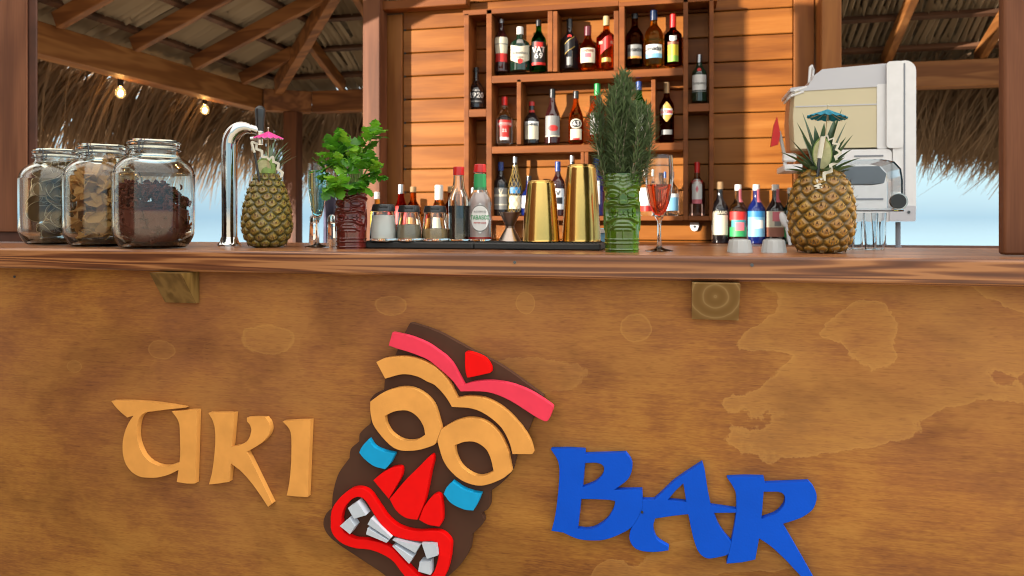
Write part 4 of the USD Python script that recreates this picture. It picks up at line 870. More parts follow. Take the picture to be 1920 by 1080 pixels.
# jar 2: dried fruit chips
th, R = jar(193, 1.97, 'middle clip top glass jar, full of tan and orange dried fruit chips')
def clampjar(m, zt=.232):
    v = np.array(m.vertices); rr = np.hypot(v[:, 0], v[:, 1]); zz = np.clip(v[:, 2], .0125, zt)
    lm = R * np.interp(zz, [.0125, .03, .055, .175, .2, .215, .232], [.70, .86, .94, .94, .86, .72, .53])
    s = np.minimum(1, lm / np.maximum(rr, 1e-6)); v[:, 0] *= s; v[:, 1] *= s; v[:, 2] = zz; m.vertices = v; return m
ch = []
for k in range(150):
    c = inside(R, .205, .80); m = randrot(chip(NR.uniform(.016, .032), NR.uniform(.012, .024), NR.uniform(.003, .010))); m.apply_translation(c); ch.append(clampjar(m))
for k in range(7):
    m = randrot(chip(.014, .012, .006)); m.apply_translation([.02 + NR.normal(0, .008), NR.normal(0, .01), .20 + .006 * k]); ch.append(clampjar(m, .247))
th.part('dried_fruit_chips', cat_(ch), 'dried_fruit', kind='stuff', world=False)
# jar 3: dark dried petals, sloping heap
th, R = jar(289, 1.85, 'rightmost and nearest clip top glass jar, half full of dark red dried petals')
hp = []
for k in range(1500):
    z = .0; c = inside(R, .165, .90); ang = c[0] / R
    topz = .140 + .022 * math.cos(2.2 * (ang + .1)) - .030 * max(0, ang - .2) + .008 * math.sin(c[1] * 90)
    if c[2] > topz: continue
    if math.hypot(c[0], c[1]) < R * .6 and c[2] < topz - .03: continue
    m = randrot(chip(NR.uniform(.006, .012), NR.uniform(.004, .008), NR.uniform(.002, .005), 6)); m.apply_translation(c); hp.append(clampjar(m, .2))
hp.append(lathe([(0, .014), (R * .62, .014), (R * .84, .05), (R * .84, .094), (R * .4, .112), (0, .117)], 24))
th.part('dried_petals', cat_(hp), 'dried_dark', kind='stuff', world=False)

# beer tap
X, Y = pt(430, 2.0)
tap = Thing('beer_tap', 'tall curved chrome beer tap column with a black handle', 'beer tap', (X, Y, ZC))
dx = np.array([CA, SA, 0])        # roughly across the view
col = [(0, 0, .0), (0, 0, .10), (0, 0, .20), (0, 0, .265)] + [(.042 - .042 * math.cos(a), 0, .268 + .050 * math.sin(a)) for a in np.linspace(.25, 2.1, 8)]
P3 = np.array([dx * p[0] + np.array([0, 0, p[2]]) for p in col]); P3 = spline(P3, 5)
rad = np.interp(np.linspace(0, 1, len(P3)), [0, .55, .75, 1], [.0205, .0215, .019, .011])
tap.part('column', tube(P3, rad, 28), 'chrome', smooth=40, world=False)
tap.part('base_flange', lathe([(0, 0), (.031, 0), (.031, .004), (.025, .010), (.0215, .022), (.0205, .024)], 36), 'chrome', smooth=35, world=False)
e = P3[-1]
tap.part('valve', tube([e - dx * .004 + [0, 0, .004], e + dx * .012, e + dx * .02 - [0, 0, .004]], [.012, .0125, .009], 18), 'chrome', smooth=35, world=False)
hx = dx * (.083) ; zb0 = .272
tap.part('valve_body', tube([hx - dx * .025 + [0, 0, .288], hx + [0, 0, .290]], .007, 12), 'chrome', smooth=35, world=False)
m = lathe([(0, zb0), (.008, zb0), (.0095, zb0 + .02), (.0115, zb0 + .034), (.0105, zb0 + .036), (0, zb0 + .036)], 24); m.apply_translation(hx); tap.part('collar', m, 'chrome', smooth=35, world=False)
m = lathe([(0, zb0 + .0362), (.0105, zb0 + .0362), (.0125, zb0 + .07), (.0145, zb0 + .093), (.012, zb0 + .099), (.006, zb0 + .104), (0, zb0 + .106)], 28); m.apply_translation(hx); tap.part('handle', m, 'black_plastic', smooth=40, world=False)

# ---- pineapples
def pineapple(px, t, H, R, label, seed, crown, tone, rows=10, tp_=1.0):
    X, Y = pt(px, t); th = Thing('pineapple_cup', label, 'pineapple', (X, Y, ZC))
    r_ = np.random.default_rng(seed); ph = face(X, Y)
    zs = np.array([0, .03, .12, .30, .5, .7, .85, .95, 1.0]) * H; rs = np.array([.45, .66, .86, .99, 1.0 - .3 * (1 - tp_), .93 * tp_ ** .8, .79 * tp_, .60 * tp_, .42]) * R
    from scipy.interpolate import PchipInterpolator
    rf = PchipInterpolator(zs, rs)
    lat = []; nrow, ncol = rows, 11
    for i in range(nrow):
        for k in range(ncol):
            an = (k + .5 * (i % 2)) / ncol * 2 * math.pi + i * .055; vz = (i + .5) / nrow + .16 * k / ncol / nrow * 0
            lat.append((an + r_.normal(0, .02), float(np.clip(vz + r_.normal(0, .006), .02, .985)) * H))
    N = len(lat)
    lat = np.array(lat)
    na, nz = 220, 150
    a = np.linspace(0, 2 * np.pi, na, endpoint=False); z = np.linspace(0, H, nz)
    AA, ZZ = np.meshgrid(a, z); RR = rf(ZZ)
    Pp = np.stack([RR * np.cos(AA), RR * np.sin(AA), ZZ * 1.0], -1).reshape(-1, 3)
    Lp = np.stack([rf(lat[:, 1]) * np.cos(lat[:, 0]), rf(lat[:, 1]) * np.sin(lat[:, 0]), lat[:, 1]], 1)
    from scipy.spatial import cKDTree
    sc_ = np.array([1, 1, 1.12]); d, ix = cKDTree(Lp * sc_).query(Pp * sc_, k=2)
    e = (d[:, 1] - d[:, 0]) / (d[:, 1] + d[:, 0] + 1e-9)
    g = np.clip(e / .42, 0, 1); bump = (g * g * (3 - 2 * g)) * .0050 + np.clip(1 - d[:, 0] / .0042, 0, 1) * .0014
    zr = Pp[:, 2] - Lp[ix[:, 0], 2]
    bump += np.where(e > .12, .0012 * np.clip(-zr / .008, -1, 1), 0)
    nr = np.stack([np.cos(AA), np.sin(AA), np.zeros_like(AA)], -1).reshape(-1, 3)
    V = Pp + nr * (bump[:, None] - .002)
    gold = np.array(tone[0]); brn = np.array(tone[1]); grn = np.array(tone[2]); drk = np.array([.028, .028, .010])
    cell = r_.random(N)[ix[:, 0]]
    h = np.clip(Pp[:, 2] / H, 0, 1)
    mixv = np.clip(.15 + .6 * (h - .25) + .4 * (cell - .5), 0, 1)[:, None]
    base = gold * (1 - mixv) + grn * mixv
    base = base * (.75 + .5 * cell[:, None])
    cen = np.clip(1 - d[:, 0] / .007, 0, 1)[:, None]; base = base * (1 - .6 * cen) + brn * .6 * cen
    edge = np.clip(1 - e / .42, 0, 1)[:, None] ** 1.2; base = base * (1 - .92 * edge) + (drk * .5 + grn * .12) * .92 * edge
    base *= (.8 + .4 * meshkit.noise(Pp * 420 + seed))[:, None]
    f = []
    i = np.arange(na); j = (i + 1) % na
    for k in range(nz - 1):
        f += [np.stack([k * na + i, k * na + j, (k + 1) * na + j], 1), np.stack([k * na + i, (k + 1) * na + j, (k + 1) * na + i], 1)]
    V = np.vstack([V, [0, 0, .001], [0, 0, H * .995]]); base = np.vstack([base, [brn], [grn * .6]])
    f += [np.stack([j, i, np.full(na, na * nz)], 1), np.stack([(nz - 1) * na + i, (nz - 1) * na + j, np.full(na, na * nz + 1)], 1)]
    th.part('fruit_body', trimesh.Trimesh(V, np.vstack(f), process=False), 'pineapple_skin', col=base, world=False)
    # dry bracts: a small pointed flap on every eye
    br = []
    for (la, lz), q in zip(lat, Lp):
        n_ = np.array([math.cos(la), math.sin(la), 0]); s_ = np.array([-math.sin(la), math.cos(la), 0]); u = np.array([0, 0, 1.0])
        p0 = q + n_ * .0026 - u * .006; L = r_.uniform(.010, .017)
        br.append(ribbon([p0, p0 + n_ * .0016 + u * L * .5, p0 + n_ * (.0025 + .005 * r_.random()) + u * L], [.009, .005, .0004], s_, .18))
        for sg in (-1, 1):
            p1 = q + n_ * .002 - u * .003 + s_ * sg * .006; br.append(ribbon([p1, p1 + n_ * .002 + u * .004 + s_ * sg * .002, p1 + n_ * .004 + u * .009 + s_ * sg * .002], [.003, .002, .0003], s_, .1))
    th.part('bracts', cat_(br), 'bract', kind='stuff', world=False)
    # leaf crown
    tp = H * .97
    for k in range(crown):
        q = k / crown; an = k * 2.399963; tilt = 1.25 - 1.15 * q + r_.normal(0, .06); L = (.050 + .062 * q) * (1 + r_.normal(0, .10))
        o = np.array([math.cos(an), math.sin(an), 0]); s_ = np.array([-math.sin(an), math.cos(an), 0]); pts = []
        p = o * (.020 - .016 * q) + np.array([0, 0, tp - .006 + .022 * q]); th_ = tilt
        for w in range(6):
            pts.append(p.copy()); p = p + (o * math.sin(th_) + np.array([0, 0, math.cos(th_)])) * L / 5; th_ += (.10 if q < .5 else .03)
        fr = math.cos(an - (ph - math.pi / 2))
        if fr > .45 and q > .25: continue          # the front is cut open for the garnish
        th.part('leaf', ribbon(pts, [.018, .021, .0195, .0155, .009, .0006], s_, -.22), 'crown_leaf', smooth=True, world=False)
    return th, X, Y, ph
def loc(ph, side, fwd, z): 
    """side: to the viewer's right, fwd: towards the viewer"""
    return np.array([math.cos(ph) * side + math.sin(ph) * fwd, math.sin(ph) * side - math.cos(ph) * fwd, z])
def umbrella(px, t, base, top, rad, rise, tiltv, canopy, inner, label, X, Y, ph):
    """base, top: points (side, fwd, z) of the stick"""
    u = Thing('paper_umbrella', label, 'cocktail umbrella', (X, Y, ZC))
    b, tpp = loc(ph, *base), loc(ph, *top); ax = (tpp - b) / np.linalg.norm(tpp - b)
    u.part('stick', tube([b, tpp + ax * .008], .0011, 6), 'toothpick', world=False)
    n = 16; c = tpp - ax * .001; ref = np.cross(ax, [0.3, 1, .1]); ref /= np.linalg.norm(ref); r2 = np.cross(ax, ref)
    V = [c + ax * .002]; f = []
    for ring_ in (.35, .7, 1.0):
        for k in range(2 * n):
            a = math.pi * k / n; z = -rise * (ring_ ** 1.15) + (.0022 * ring_ if k % 2 == 0 else -.0006 * ring_)
            rr = rad * ring_ * (1.0 if k % 2 == 0 else .955 if ring_ == 1 else .99)
            V.append(c + ref * rr * math.cos(a) + r2 * rr * math.sin(a) + ax * z)
    m = 2 * n
    for k in range(m):
        j = (k + 1) % m; f.append([0, 1 + k, 1 + j])
        for q in range(2): f += [[1 + q * m + k, 1 + (q + 1) * m + k, 1 + (q + 1) * m + j], [1 + q * m + k, 1 + (q + 1) * m + j, 1 + q * m + j]]
    V = np.array(V); C = trimesh.Trimesh(V, f, process=False)
    u.part('canopy', C, canopy, world=False)
    C2 = trimesh.Trimesh(V - ax * .0009, f, process=False); u.part('lining', C2, inner, world=False)
    for k in range(8):
        a = 2 * math.pi * k / 8; u.part('rib', tube([c - ax * .003, c + (ref * math.cos(a) + r2 * math.sin(a)) * rad * .93 - ax * (rise + .0025)], .0006, 4), 'toothpick', world=False)
    u.part('tip', icos(.0024, tpp + ax * .009, 1), 'garnish', smooth=True, world=False)

TR = ([.35, .16, .02], [.19, .055, .010], [.15, .105, .014]); TL = ([.22, .135, .02], [.17, .06, .012], [.085, .095, .018])
# large pineapple on the right
pr, X, Y, ph = pineapple(1540, 1.60, .180, .0655, 'large golden pineapple cup at the right of the counter with straw and teal umbrella', 5, 46, TR)
def slice_(th, ph, c, rx, rz, tilt):
    m = trimesh.creation.cylinder(radius=1, height=.012, sections=36); m.apply_scale([rx, rz, 1]); rot(m, math.pi / 2, [1, 0, 0]); m2 = m.copy(); m2.apply_scale([.9, 1, .93]); m2.apply_translation([0, -.0012, 0])
    for q, mat, nm in ((m, 'rind', 'crown_core'), (m2, 'flesh', 'cut_flesh')):
        rot(q, tilt, [1, 0, 0]); rotz(q, ph, c); th.part(nm, q, mat, smooth=35, world=False)
slice_(pr, ph, loc(ph, .002, .016, .212), .0195, .034, .22)
st = Thing('drinking_straw', 'black straw with a white paper end in the large pineapple', 'straw', (X, Y, ZC))
p0, p1, p2 = loc(ph, -.010, .045, .135), loc(ph, -.004, .040, .200), loc(ph, .003, .034, .246)
st.part('tube', tube([p0, p1], .0035, 10), 'black_plastic', smooth=35, world=False); st.part('paper_end', tube([p1 + (p2 - p1) * .002, p2], .0050, 10), 'garnish', smooth=35, world=False)
def zigzag(label, pts, wid, X, Y, ph, n, amp):
    g = Thing('zigzag_garnish', label, 'garnish', (X, Y, ZC)); P = spline([loc(ph, *q) for q in pts], 12); d = np.gradient(P, axis=0); d /= np.linalg.norm(d, axis=1, keepdims=True)
    fw = loc(ph, 0, 1, 0); s = np.cross(d, fw); s /= np.linalg.norm(s, axis=1, keepdims=True); L = len(P); k = np.arange(L) * n / L; tri = (abs((k % 1) - .5) * 4 - 1)
    Q = P + s * (amp * tri)[:, None]; m = ribbon(Q, np.linspace(wid[0], wid[1], L), s, 0); m2 = m.copy(); m2.apply_translation(-fw * .0022)
    v = np.vstack([m.vertices, m2.vertices]); nn = len(m.vertices); ff = np.vstack([m.faces, m2.faces[:, ::-1] + nn]); 
    g.part('peel', trimesh.Trimesh(v, ff, process=False), 'garnish', world=False)
zigzag('white zigzag cut peel trailing down the large pineapple', [(.004, .036, .248), (.024, .040, .236), (.033, .042, .210), (.018, .046, .178), (-.004, .056, .150), (-.006, .062, .136)], (.004, .010), X, Y, ph, 9, .0045)
umbrella(1550, 1.6, (.006, .030, .22), (.0125, .026, .304), .041, .0165, 0, 'teal_tissue', 'teal_tissue', 'teal paper umbrella over the large pineapple', X, Y, ph)
# smaller, greener pineapple on the left
pl, X, Y, ph = pineapple(501, 1.90, .188, .061, 'smaller greenish pineapple cup beside the beer tap with a pink umbrella', 9, 0, TL, rows=11, tp_=.84)
for k in range(13):       # a few narrow leaves left on the right rear
    an = ph + math.radians(-25 + 130 * k / 12) ; o = np.array([math.cos(an), math.sin(an), 0]); s_ = np.array([-math.sin(an), math.cos(an), 0]); L = .065 + .04 * RNG.random(); tl = .25 + .6 * RNG.random(); pts = []; p = o * .014 + np.array([0, 0, .188 + .02 * RNG.random()])
    for w in range(6):
        pts.append(p.copy()); p = p + (o * math.sin(tl) + np.array([0, 0, math.cos(tl)])) * L / 5; tl += .10
    pl.part('leaf', ribbon(pts, [.011, .011, .009, .0065, .004, .0005], s_, -.22), 'crown_leaf', smooth=True, world=False)
pl.part('crown_core', icos(1, loc(ph, -.002, .0, .200), 3, (.024, .024, .030)), 'rind', smooth=True, world=False)
slice_(pl, ph, loc(ph, -.008, .017, .206), .0185, .020, .35)
st = Thing('drinking_straw', 'black straw leaning in the smaller pineapple', 'straw', (X, Y, ZC))
p0, p1, p2 = loc(ph, -.018, .034, .165), loc(ph, -.030, .036, .238), loc(ph, -.037, .036, .262)
st.part('tube', tube([p0, p1], .0030, 10), 'black_plastic', smooth=35, world=False); st.part('paper_end', tube([p1 + (p2 - p1) * .002, p2], .0034, 10), 'garnish', smooth=35, world=False)
zigzag('pale zigzag peel draped across the smaller pineapple', [(-.034, .034, .268), (-.020, .040, .246), (-.004, .042, .226), (.012, .042, .224), (.026, .042, .205), (.036, .046, .178)], (.007, .008), X, Y, ph, 6, .004)
umbrella(503, 1.9, (.002, .03, .20), (.0025, .034, .292), .037, .017, 0, 'pink_tissue', 'pale_tissue', 'pink paper umbrella over the smaller pineapple', X, Y, ph)

# ---- flutes
def flute(px, t, H, R, label, liquid, fill, name='champagne_flute', drink_kind='blue'):
    X, Y = pt(px, t); th = Thing(name, label, 'glass', (X, Y, ZC), group='filled flutes')
    o = [(0, 0), (.031, 0), (.032, .0015), (.020, .004), (.008, .008), (.0048, .018), (.0042, .05), (.0052, .068), (.012, .082), (R * .80, .118), (R, .155), (R * 1.01, .185), (R * .96, H)]
    th_ = .0013
    i = [(R * .96 - th_, H), (R * 1.01 - th_, .185), (R - th_, .155), (R * .80 - th_, .119), (.011, .085), (.003, .078), (0, .0775)]
    oo = np.vstack([o[:2], spline(o[2:], 4)]); ii = np.vstack([spline(i[:-1], 4), i[-1:]])
    th.part('glass_body', lathe(np.vstack([oo, ii]), 48), 'thin_glass', smooth=40, world=False)
    from scipy.interpolate import PchipInterpolator
    iz = np.array(i)[::-1]; rfi = PchipInterpolator(iz[:, 1], iz[:, 0]); zz = np.linspace(.0778, fill, 16)
    th.part('drink', lathe([(0, .0778)] + [(max(float(rfi(q)) - .0004, .0005), q) for q in zz[1:]] + [(0, fill)], 40), liquid, smooth=40, world=False)
flute(595, 1.90, .214, .0245, 'tall flute of pale clear blue drink beside the red mug', 'blue_drink', .196)
flute(1236, 1.68, .216, .0310, 'tall flute of orange pink sparkling drink right of the green mug', 'pink_drink', .150)

def shaker(px, t, H, R, label):
    X, Y = pt(px, t); th = Thing('salt_shaker', label, 'shaker', (X, Y, ZC), group='little glass shakers')
    th.part('glass_body', lathe([(0, 0), (R, 0), (R, .004), (R * .82, H * .72), (R * .75, H * .76), (0, H * .76)], 12), 'clear_glass', world=False)
    th.part('metal_cap', lathe([(0, H * .762), (R * .8, H * .762), (R * .84, H * .80), (R * .80, H * .93), (R * .5, H), (0, H)], 24), 'steel', smooth=40, world=False)
shaker(623, 1.95, .083, .0145, 'small glass salt shaker just left of the red mug'); shaker(589, 2.02, .083, .0145, 'small glass shaker behind the stem of the blue flute')

# ---- tiki mugs
def tiki_mug(px, t, H, R, label, glaze, aff):
    X, Y = pt(px, t); th = Thing('tiki_mug', label, 'mug', (X, Y, ZC)); ph = face(X, Y) + aff
    na, nz = 260, 220; a = np.linspace(-np.pi, np.pi, na, endpoint=False); v = np.linspace(0, 1, nz)
    A, Vv = np.meshgrid(a, v); U = A / 1.25; h = np.zeros_like(A)
    aU = abs(U)
    def line(pts, w, hh, mirror=True):
        """a raised (or sunk) curve; pts in (u, v)"""
        nonlocal h
        q = spline(pts, 8) if len(pts) > 2 else np.linspace(pts[0], pts[1], 12)
        uu = aU if mirror else U
        d = np.full(A.shape, 9.0)
        for x, y in q: d = np.minimum(d, np.hypot((uu - x), (Vv - y) * 1.9))
        k = np.clip(1 - d / w, 0, 1); h += hh * (k * k * (3 - 2 * k))
    def blob(cx, cy, rx, ry, hh, p=2):
        nonlocal h
        d = abs((aU - cx) / rx) ** p + abs((Vv - cy) / ry) ** p; k = np.clip(1.3 - d, 0, 1); k = np.clip(k / .5, 0, 1); h += hh * (k * k * (3 - 2 * k))
    for y0 in (.955, .91, .865):                                   # wavy brow lines
        line([(0, y0 - .012), (.25, y0 + .008), (.55, y0 - .004), (.9, y0 + .012), (1.4, y0 + .005)], .055, .0014)
    line([(0, .785), (.2, .82), (.5, .845), (.95, .835), (1.3, .80)], .09, .0028)     # brows
    line([(.12, .745), (.4, .775), (.75, .765), (1.0, .71)], .06, .0018)
    blob(.50, .715, .30, .030, .0026); line([(.2, .685), (.5, .672), (.85, .70)], .05, -.0016)
    blob(0, .70, .16, .10, .0042, 4); blob(0, .625, .24, .03, .0034)
    line([(.26, .64), (.55, .65), (.85, .615), (1.0, .55)], .07, .0026)           # cheeks
    blob(0, .525, .88, .082, -.0030, 4)
    line([(0, .585), (.35, .592), (.7, .60), (.93, .55), (.95, .48), (.88, .42)], .06, .0024)   # lips
    line([(0, .455), (.3, .445), (.6, .405), (.85, .39)], .075, .0030)
    for cx, cy, r1, r2 in ((.12, .50, .085, .022), (.34, .525, .10, .022), (.36, .475, .10, .022), (.60, .53, .11, .026), (.62, .465, .11, .026)): blob(cx, cy, r1, r2, .0030, 3)
    line([(0, .385), (.25, .378), (.45, .345)], .06, .0020); line([(0, .335), (.3, .335), (.62, .30)], .06, .0024); line([(0, .29), (.4, .285)], .05, .0012)
    line([(.0, .27), (.0, .18)], .05, .0012)
    line([(1.12, .62), (1.2, .45), (1.1, .3)], .10, .0025)
    for y0 in (.165, .115, .035): h += .0016 * np.clip(1 - abs(Vv - y0) / .012, 0, 1)
    back = np.clip((abs(A) - 1.7) / .3, 0, 1); h *= 1.3 * (1 - back)
    bodyr = R * (1 + .03 * np.sin(Vv * np.pi) - .02 * np.clip((.3 - abs(Vv - .25)) / .3, 0, 1) * 0) 
    rr = bodyr + h
    P = np.stack([rr * np.sin(A), -rr * np.cos(A), Vv * H], -1).reshape(-1, 3); f = []
    i = np.arange(na); j = (i + 1) % na
    for k in range(nz - 1): f += [np.stack([k * na + i, k * na + j, (k + 1) * na + j], 1), np.stack([k * na + i, (k + 1) * na + j, (k + 1) * na + i], 1)]
    inn = np.stack([(R * .90) * np.sin(a), -(R * .90) * np.cos(a), np.full(na, H)], 1); inb = np.stack([(R * .88) * np.sin(a), -(R * .88) * np.cos(a), np.full(na, H * .3)], 1)
    b0 = na * nz; P = np.vstack([P, inn, inb, [[0, 0, H * .3]], [[0, 0, 0]]])
    o0 = (nz - 1) * na
    f += [np.stack([o0 + i, o0 + j, b0 + j], 1), np.stack([o0 + i, b0 + j, b0 + i], 1), np.stack([b0 + i, b0 + j, b0 + na + j], 1), np.stack([b0 + i, b0 + na + j, b0 + na + i], 1), np.stack([b0 + na + i, b0 + na + j, np.full(na, b0 + 2 * na)], 1), np.stack([j, i, np.full(na, b0 + 2 * na + 1)], 1)]
    m = trimesh.Trimesh(P, np.vstack(f), process=False); rotz(m, ph); th.part('body', m, glaze, smooth=40, world=False)
    return X, Y, ph
X, Y, ph = tiki_mug(659, 1.82, .152, .0355, 'dark red glazed mug with a carved grimacing face, holding celery', 'red_glaze', -.25)
cel = Thing('celery_bunch', 'bunch of bright green celery leaves standing in the red mug', 'celery', (X, Y, ZC))
def celery_leaf(L):
    """three toothed lobes, cupped; in the xy plane pointing along +y"""
    prof = [(0, 0), (.10, .05), (.34, .16), (.30, .25), (.50, .34), (.40, .42), (.44, .52), (.26, .54), (.22, .60), (.34, .72), (.22, .78), (.20, .88), (.08, .92), (0, 1.02)]
    pts = prof + [(-x, y) for x, y in prof[-2:0:-1]]; mid = np.linspace(0, 1, 6)
    V, f = [], []
    ce = [(0, .02), (0, .25), (0, .5), (0, .75), (0, .95)]
    V = [list(p) for p in pts]; n = len(V); V += [list(c) for c in ce]
    for i in range(n):
        j = (i + 1) % n; y = (V[i][1] + V[j][1]) / 2; k = int(np.argmin([abs(c[1] - y) for c in ce])); f.append([i, j, n + k])
    for k in range(4):
        pass
    V = np.array(V); # stitch between fan centres
    side = {1: [], -1: []}
    tri = []
    ks = [int(np.argmin([abs(c[1] - (V[i][1] + V[(i + 1) % n][1]) / 2) for c in ce])) for i in range(n)]
    for i in range(n):
        a, b = ks[i], ks[(i + 1) % n]
        if a != b: tri.append([(i + 1) % n, n + b, n + a])
    c = NR.uniform(.15, .5); z = -c * V[:, 0] ** 2 * 1.2 - NR.uniform(.1, .5) * V[:, 1] ** 2 + NR.normal(0, .035, len(V)); z[n:] -= .03
    return trimesh.Trimesh(np.column_stack([V, z]) * L, np.array(f + tri), process=False)
def place_leaf(m, p, d, roll):
    d = d / np.linalg.norm(d); x = np.cross(d, [0, 0, 1.0]); x /= np.linalg.norm(x) + 1e-9; zz = np.cross(x, d)
    c, s = math.cos(roll), math.sin(roll); x2 = x * c + zz * s; z2 = np.cross(x2, d); T = np.eye(4); T[:3, 0], T[:3, 1], T[:3, 2], T[:3, 3] = x2, d, z2, p; m.apply_transform(T); return m
TD = .026
tips = [(-.062, .0, .232), (-.050, .02, .262), (-.034, .0, .285), (-.012, .02, .268), (.012, -.01, .262), (.030, .01, .275), (.058, .0, .306), (.054, .02, .232), (-.064, .01, .200), (-.020, .035, .225), (.018, .04, .232), (.044, .02, .198), (-.042, .03, .188), (.0, -.03, .25), (-.03, -.03, .24), (.036, -.03, .24), (-.046, .035, .176), (-.012, .05, .180), (.030, .05, .178), (-.075, .0, .215), (.066, .0, .205)]
for k, q in enumerate(tips):
    q = (q[0] * .86, q[1], q[2] - TD); e = loc(ph + .25, *q); b = loc(ph + .25, q[0] * .25, q[1] * .3, .12); c = (b + e) / 2 + np.array([0, 0, .015]) ; P = spline([b, c, e], 6)
    cel.part('stalk', tube(P, np.linspace(.0032, .0013, len(P)), 7), 'celery_stem', smooth=True, world=False)
    dr = e - c; dr /= np.linalg.norm(dr)
    for s in range(4):
        dd = dr + loc(ph, [-.9, .9, -.35, .3][s] + NR.normal(0, .2), .35 + NR.normal(0, .35), [-.15, -.15, .5, -.7][s] + NR.normal(0, .25)); pp = e - dr * (.012 if s < 2 else 0) + NR.normal(0, .003, 3)
        cel.part('leaf', place_leaf(celery_leaf(NR.uniform(.032, .050)), pp, dd, NR.normal(0, .5)), 'celery_leaf', smooth=50, world=False)

X, Y, ph = tiki_mug(1166, 1.64, .172, .0365, 'green glazed mug with a carved grimacing face, holding rosemary', 'green_glaze', .06)
ros = Thing('rosemary_bunch', 'big bunch of rosemary sprigs standing in the green mug', 'rosemary', (X, Y, ZC))
for k in range(42):
    a = NR.uniform(0, 6.283); sp = math.sqrt(NR.random()) if k > 6 else .04 + .05 * k; L = .30 * (1 - .46 * sp * NR.uniform(.5, 1)) ; 
    sd = sp * math.cos(a) * .057; fd = sp * math.sin(a) * .055
    e = loc(ph, sd * 1.15 + NR.normal(0, .006), fd, .13 + L * .90); b = loc(ph, sd * .28, fd * .4, .10); m_ = loc(ph, sd * .95 + NR.normal(0, .006), fd * .8, .12 + L * .45)
    P = spline([b, m_, e], 9); w = np.cumsum(np.r_[0, np.linalg.norm(np.diff(P, axis=0), axis=1)])
    sprig = ros.part('sprig', tube(P, np.linspace(.0022, .0009, len(P)), 5), 'rosemary_stem', smooth=True, world=False)
    nd = []
    tl = w[-1]
    for s in np.arange(.045, tl, .0036):
        p = np.array([np.interp(s, w, P[:, q]) for q in range(3)]); q = np.array([np.interp(min(s + .004, tl), w, P[:, z_]) for z_ in range(3)]); d = q - p; 
        if np.linalg.norm(d) < 1e-6: d = P[-1] - P[-2]
        d /= np.linalg.norm(d)
        for _ in range(3):
            r = NR.normal(0, 1, 3); r -= d * (r @ d); r /= np.linalg.norm(r); ln = NR.uniform(.018, .034) * (1 if s < tl - .02 else .7); g = d * NR.uniform(.15, .9) + r * .95; g /= np.linalg.norm(g)
            nd.append(ribbon([p, p + g * ln * .55 + d * .001, p + g * ln + d * .003], [.0026, .0030, .0006], np.cross(g, r) + 1e-6, .12))
    ros_n = ros.part('needles', cat_(nd), 'needle', kind='stuff', under=sprig, world=False)

# ---- bar mats and what stands on them
def yfront(px, Y): return at(px, 460, Y)
YM = .142
m0, m1, m2 = at(676, 460, YM)[0], at(887.2, 460, YM)[0], at(1126, 460, YM)[0]
def mat_(x0, x1, lab):
    t = Thing('bar_mat', lab, 'bar mat', ((x0 + x1) / 2, YM + .06, ZC))
    t.part('rim', cbox(x0, YM, ZC + .0005, x1, YM + .125, ZC + .0165, .003), 'rubber')
    nb = []
    for i in np.arange(x0 + .008, x1 - .006, .0085):
        for j in np.arange(YM + .008, YM + .12, .0085): nb.append(box(i - .002, j - .002, ZC + .0166, i + .002, j + .002, ZC + .0186))
    t.part('nubs', cat_(nb), 'rubber', kind='stuff')
mat_(m0, m1 - .0008, 'black rubber bar mat under the spice jars and sauce bottles'); mat_(m1 + .0008, m2, 'black rubber bar mat under the jigger and gold shakers')
ZM = ZC + .0188
def spice(px, w, top, label, mat, fill, t=1.82):
    X, Y = pt(px, t); R = w * t / F / 2; H = CAM[2] + (HORIZON - top) * t / F - ZM
    th = Thing('spice_jar', label, 'spice jar', (X, Y, ZM), group='stubby spice jars with dark lids')
    hb = H * .80
    th.part('glass_body', lathe([(0, 0), (R * .95, 0), (R, .004), (R * .98, .02), (R * .80, hb), (R * .80 - .0015, hb), (R * .955, .02), (R * .93, .006), (0, .005)], 40), 'clear_glass', smooth=35, world=False)
    zf = .006 + (hb - .01) * fill
    th.part('contents', lathe([(0, .0065), (R * .91, .0065), (R * .945, .02), (R * (.95 - .17 * zf / hb), zf * .97), (R * .3, zf), (0, zf * 1.02)], 36), mat, smooth=40, world=False)
    th.part('lid', lathe([(0, hb + .0006), (R * .86, hb + .0006), (R * .87, hb + .003), (R * .80, H - .002), (R * .76, H), (0, H + .001)], 40), 'black_plastic', smooth=35, world=False)
    tab = cbox(-.010, -R * .80 - .002, H - .010, .010, -R * .80 + .006, H - .004, .002); rotz(tab, face(X, Y)); th.part('lid_tab', tab, 'black_plastic', world=False)
spice(719, 51, 383, 'left spice jar full of white salt', 'salt', .95); spice(767, 48, 385, 'middle spice jar of greyish seasoning', 'pepper', .58); spice(816, 50, 386, 'right spice jar a third full of tan spice', 'spice', .42)
def sauce(px, w, top, label, t=1.82):
    X, Y = pt(px, t); R = w * t / F / 2; H = CAM[2] + (HORIZON - top) * t / F - ZM; return Thing('sauce_bottle', label, 'sauce bottle', (X, Y, ZM)), R, H, face(X, Y)
so, R, H, p_ = sauce(860, 39, 313, 'clear sauce bottle half full of dark sauce with a red cap')
pf = [(0, 0), (R * .92, 0), (R, .004), (R, H * .53), (R * .93, H * .60), (R * .62, H * .70), (R * .52, H * .80), (R * .48, H * .885)]
sh = lambda pf, d: [(max(x - d, .0), z) for x, z in pf][::-1]
so.part('glass_body', lathe(pf + sh(pf[2:], .0016) + [(0, .004)], 40), 'clear_glass', smooth=40, world=False)
so.part('sauce', lathe([(0, .0042), (R - .0022, .0045), (R - .0022, H * .475), (0, H * .475)], 36), 'soy', smooth=40, world=False)
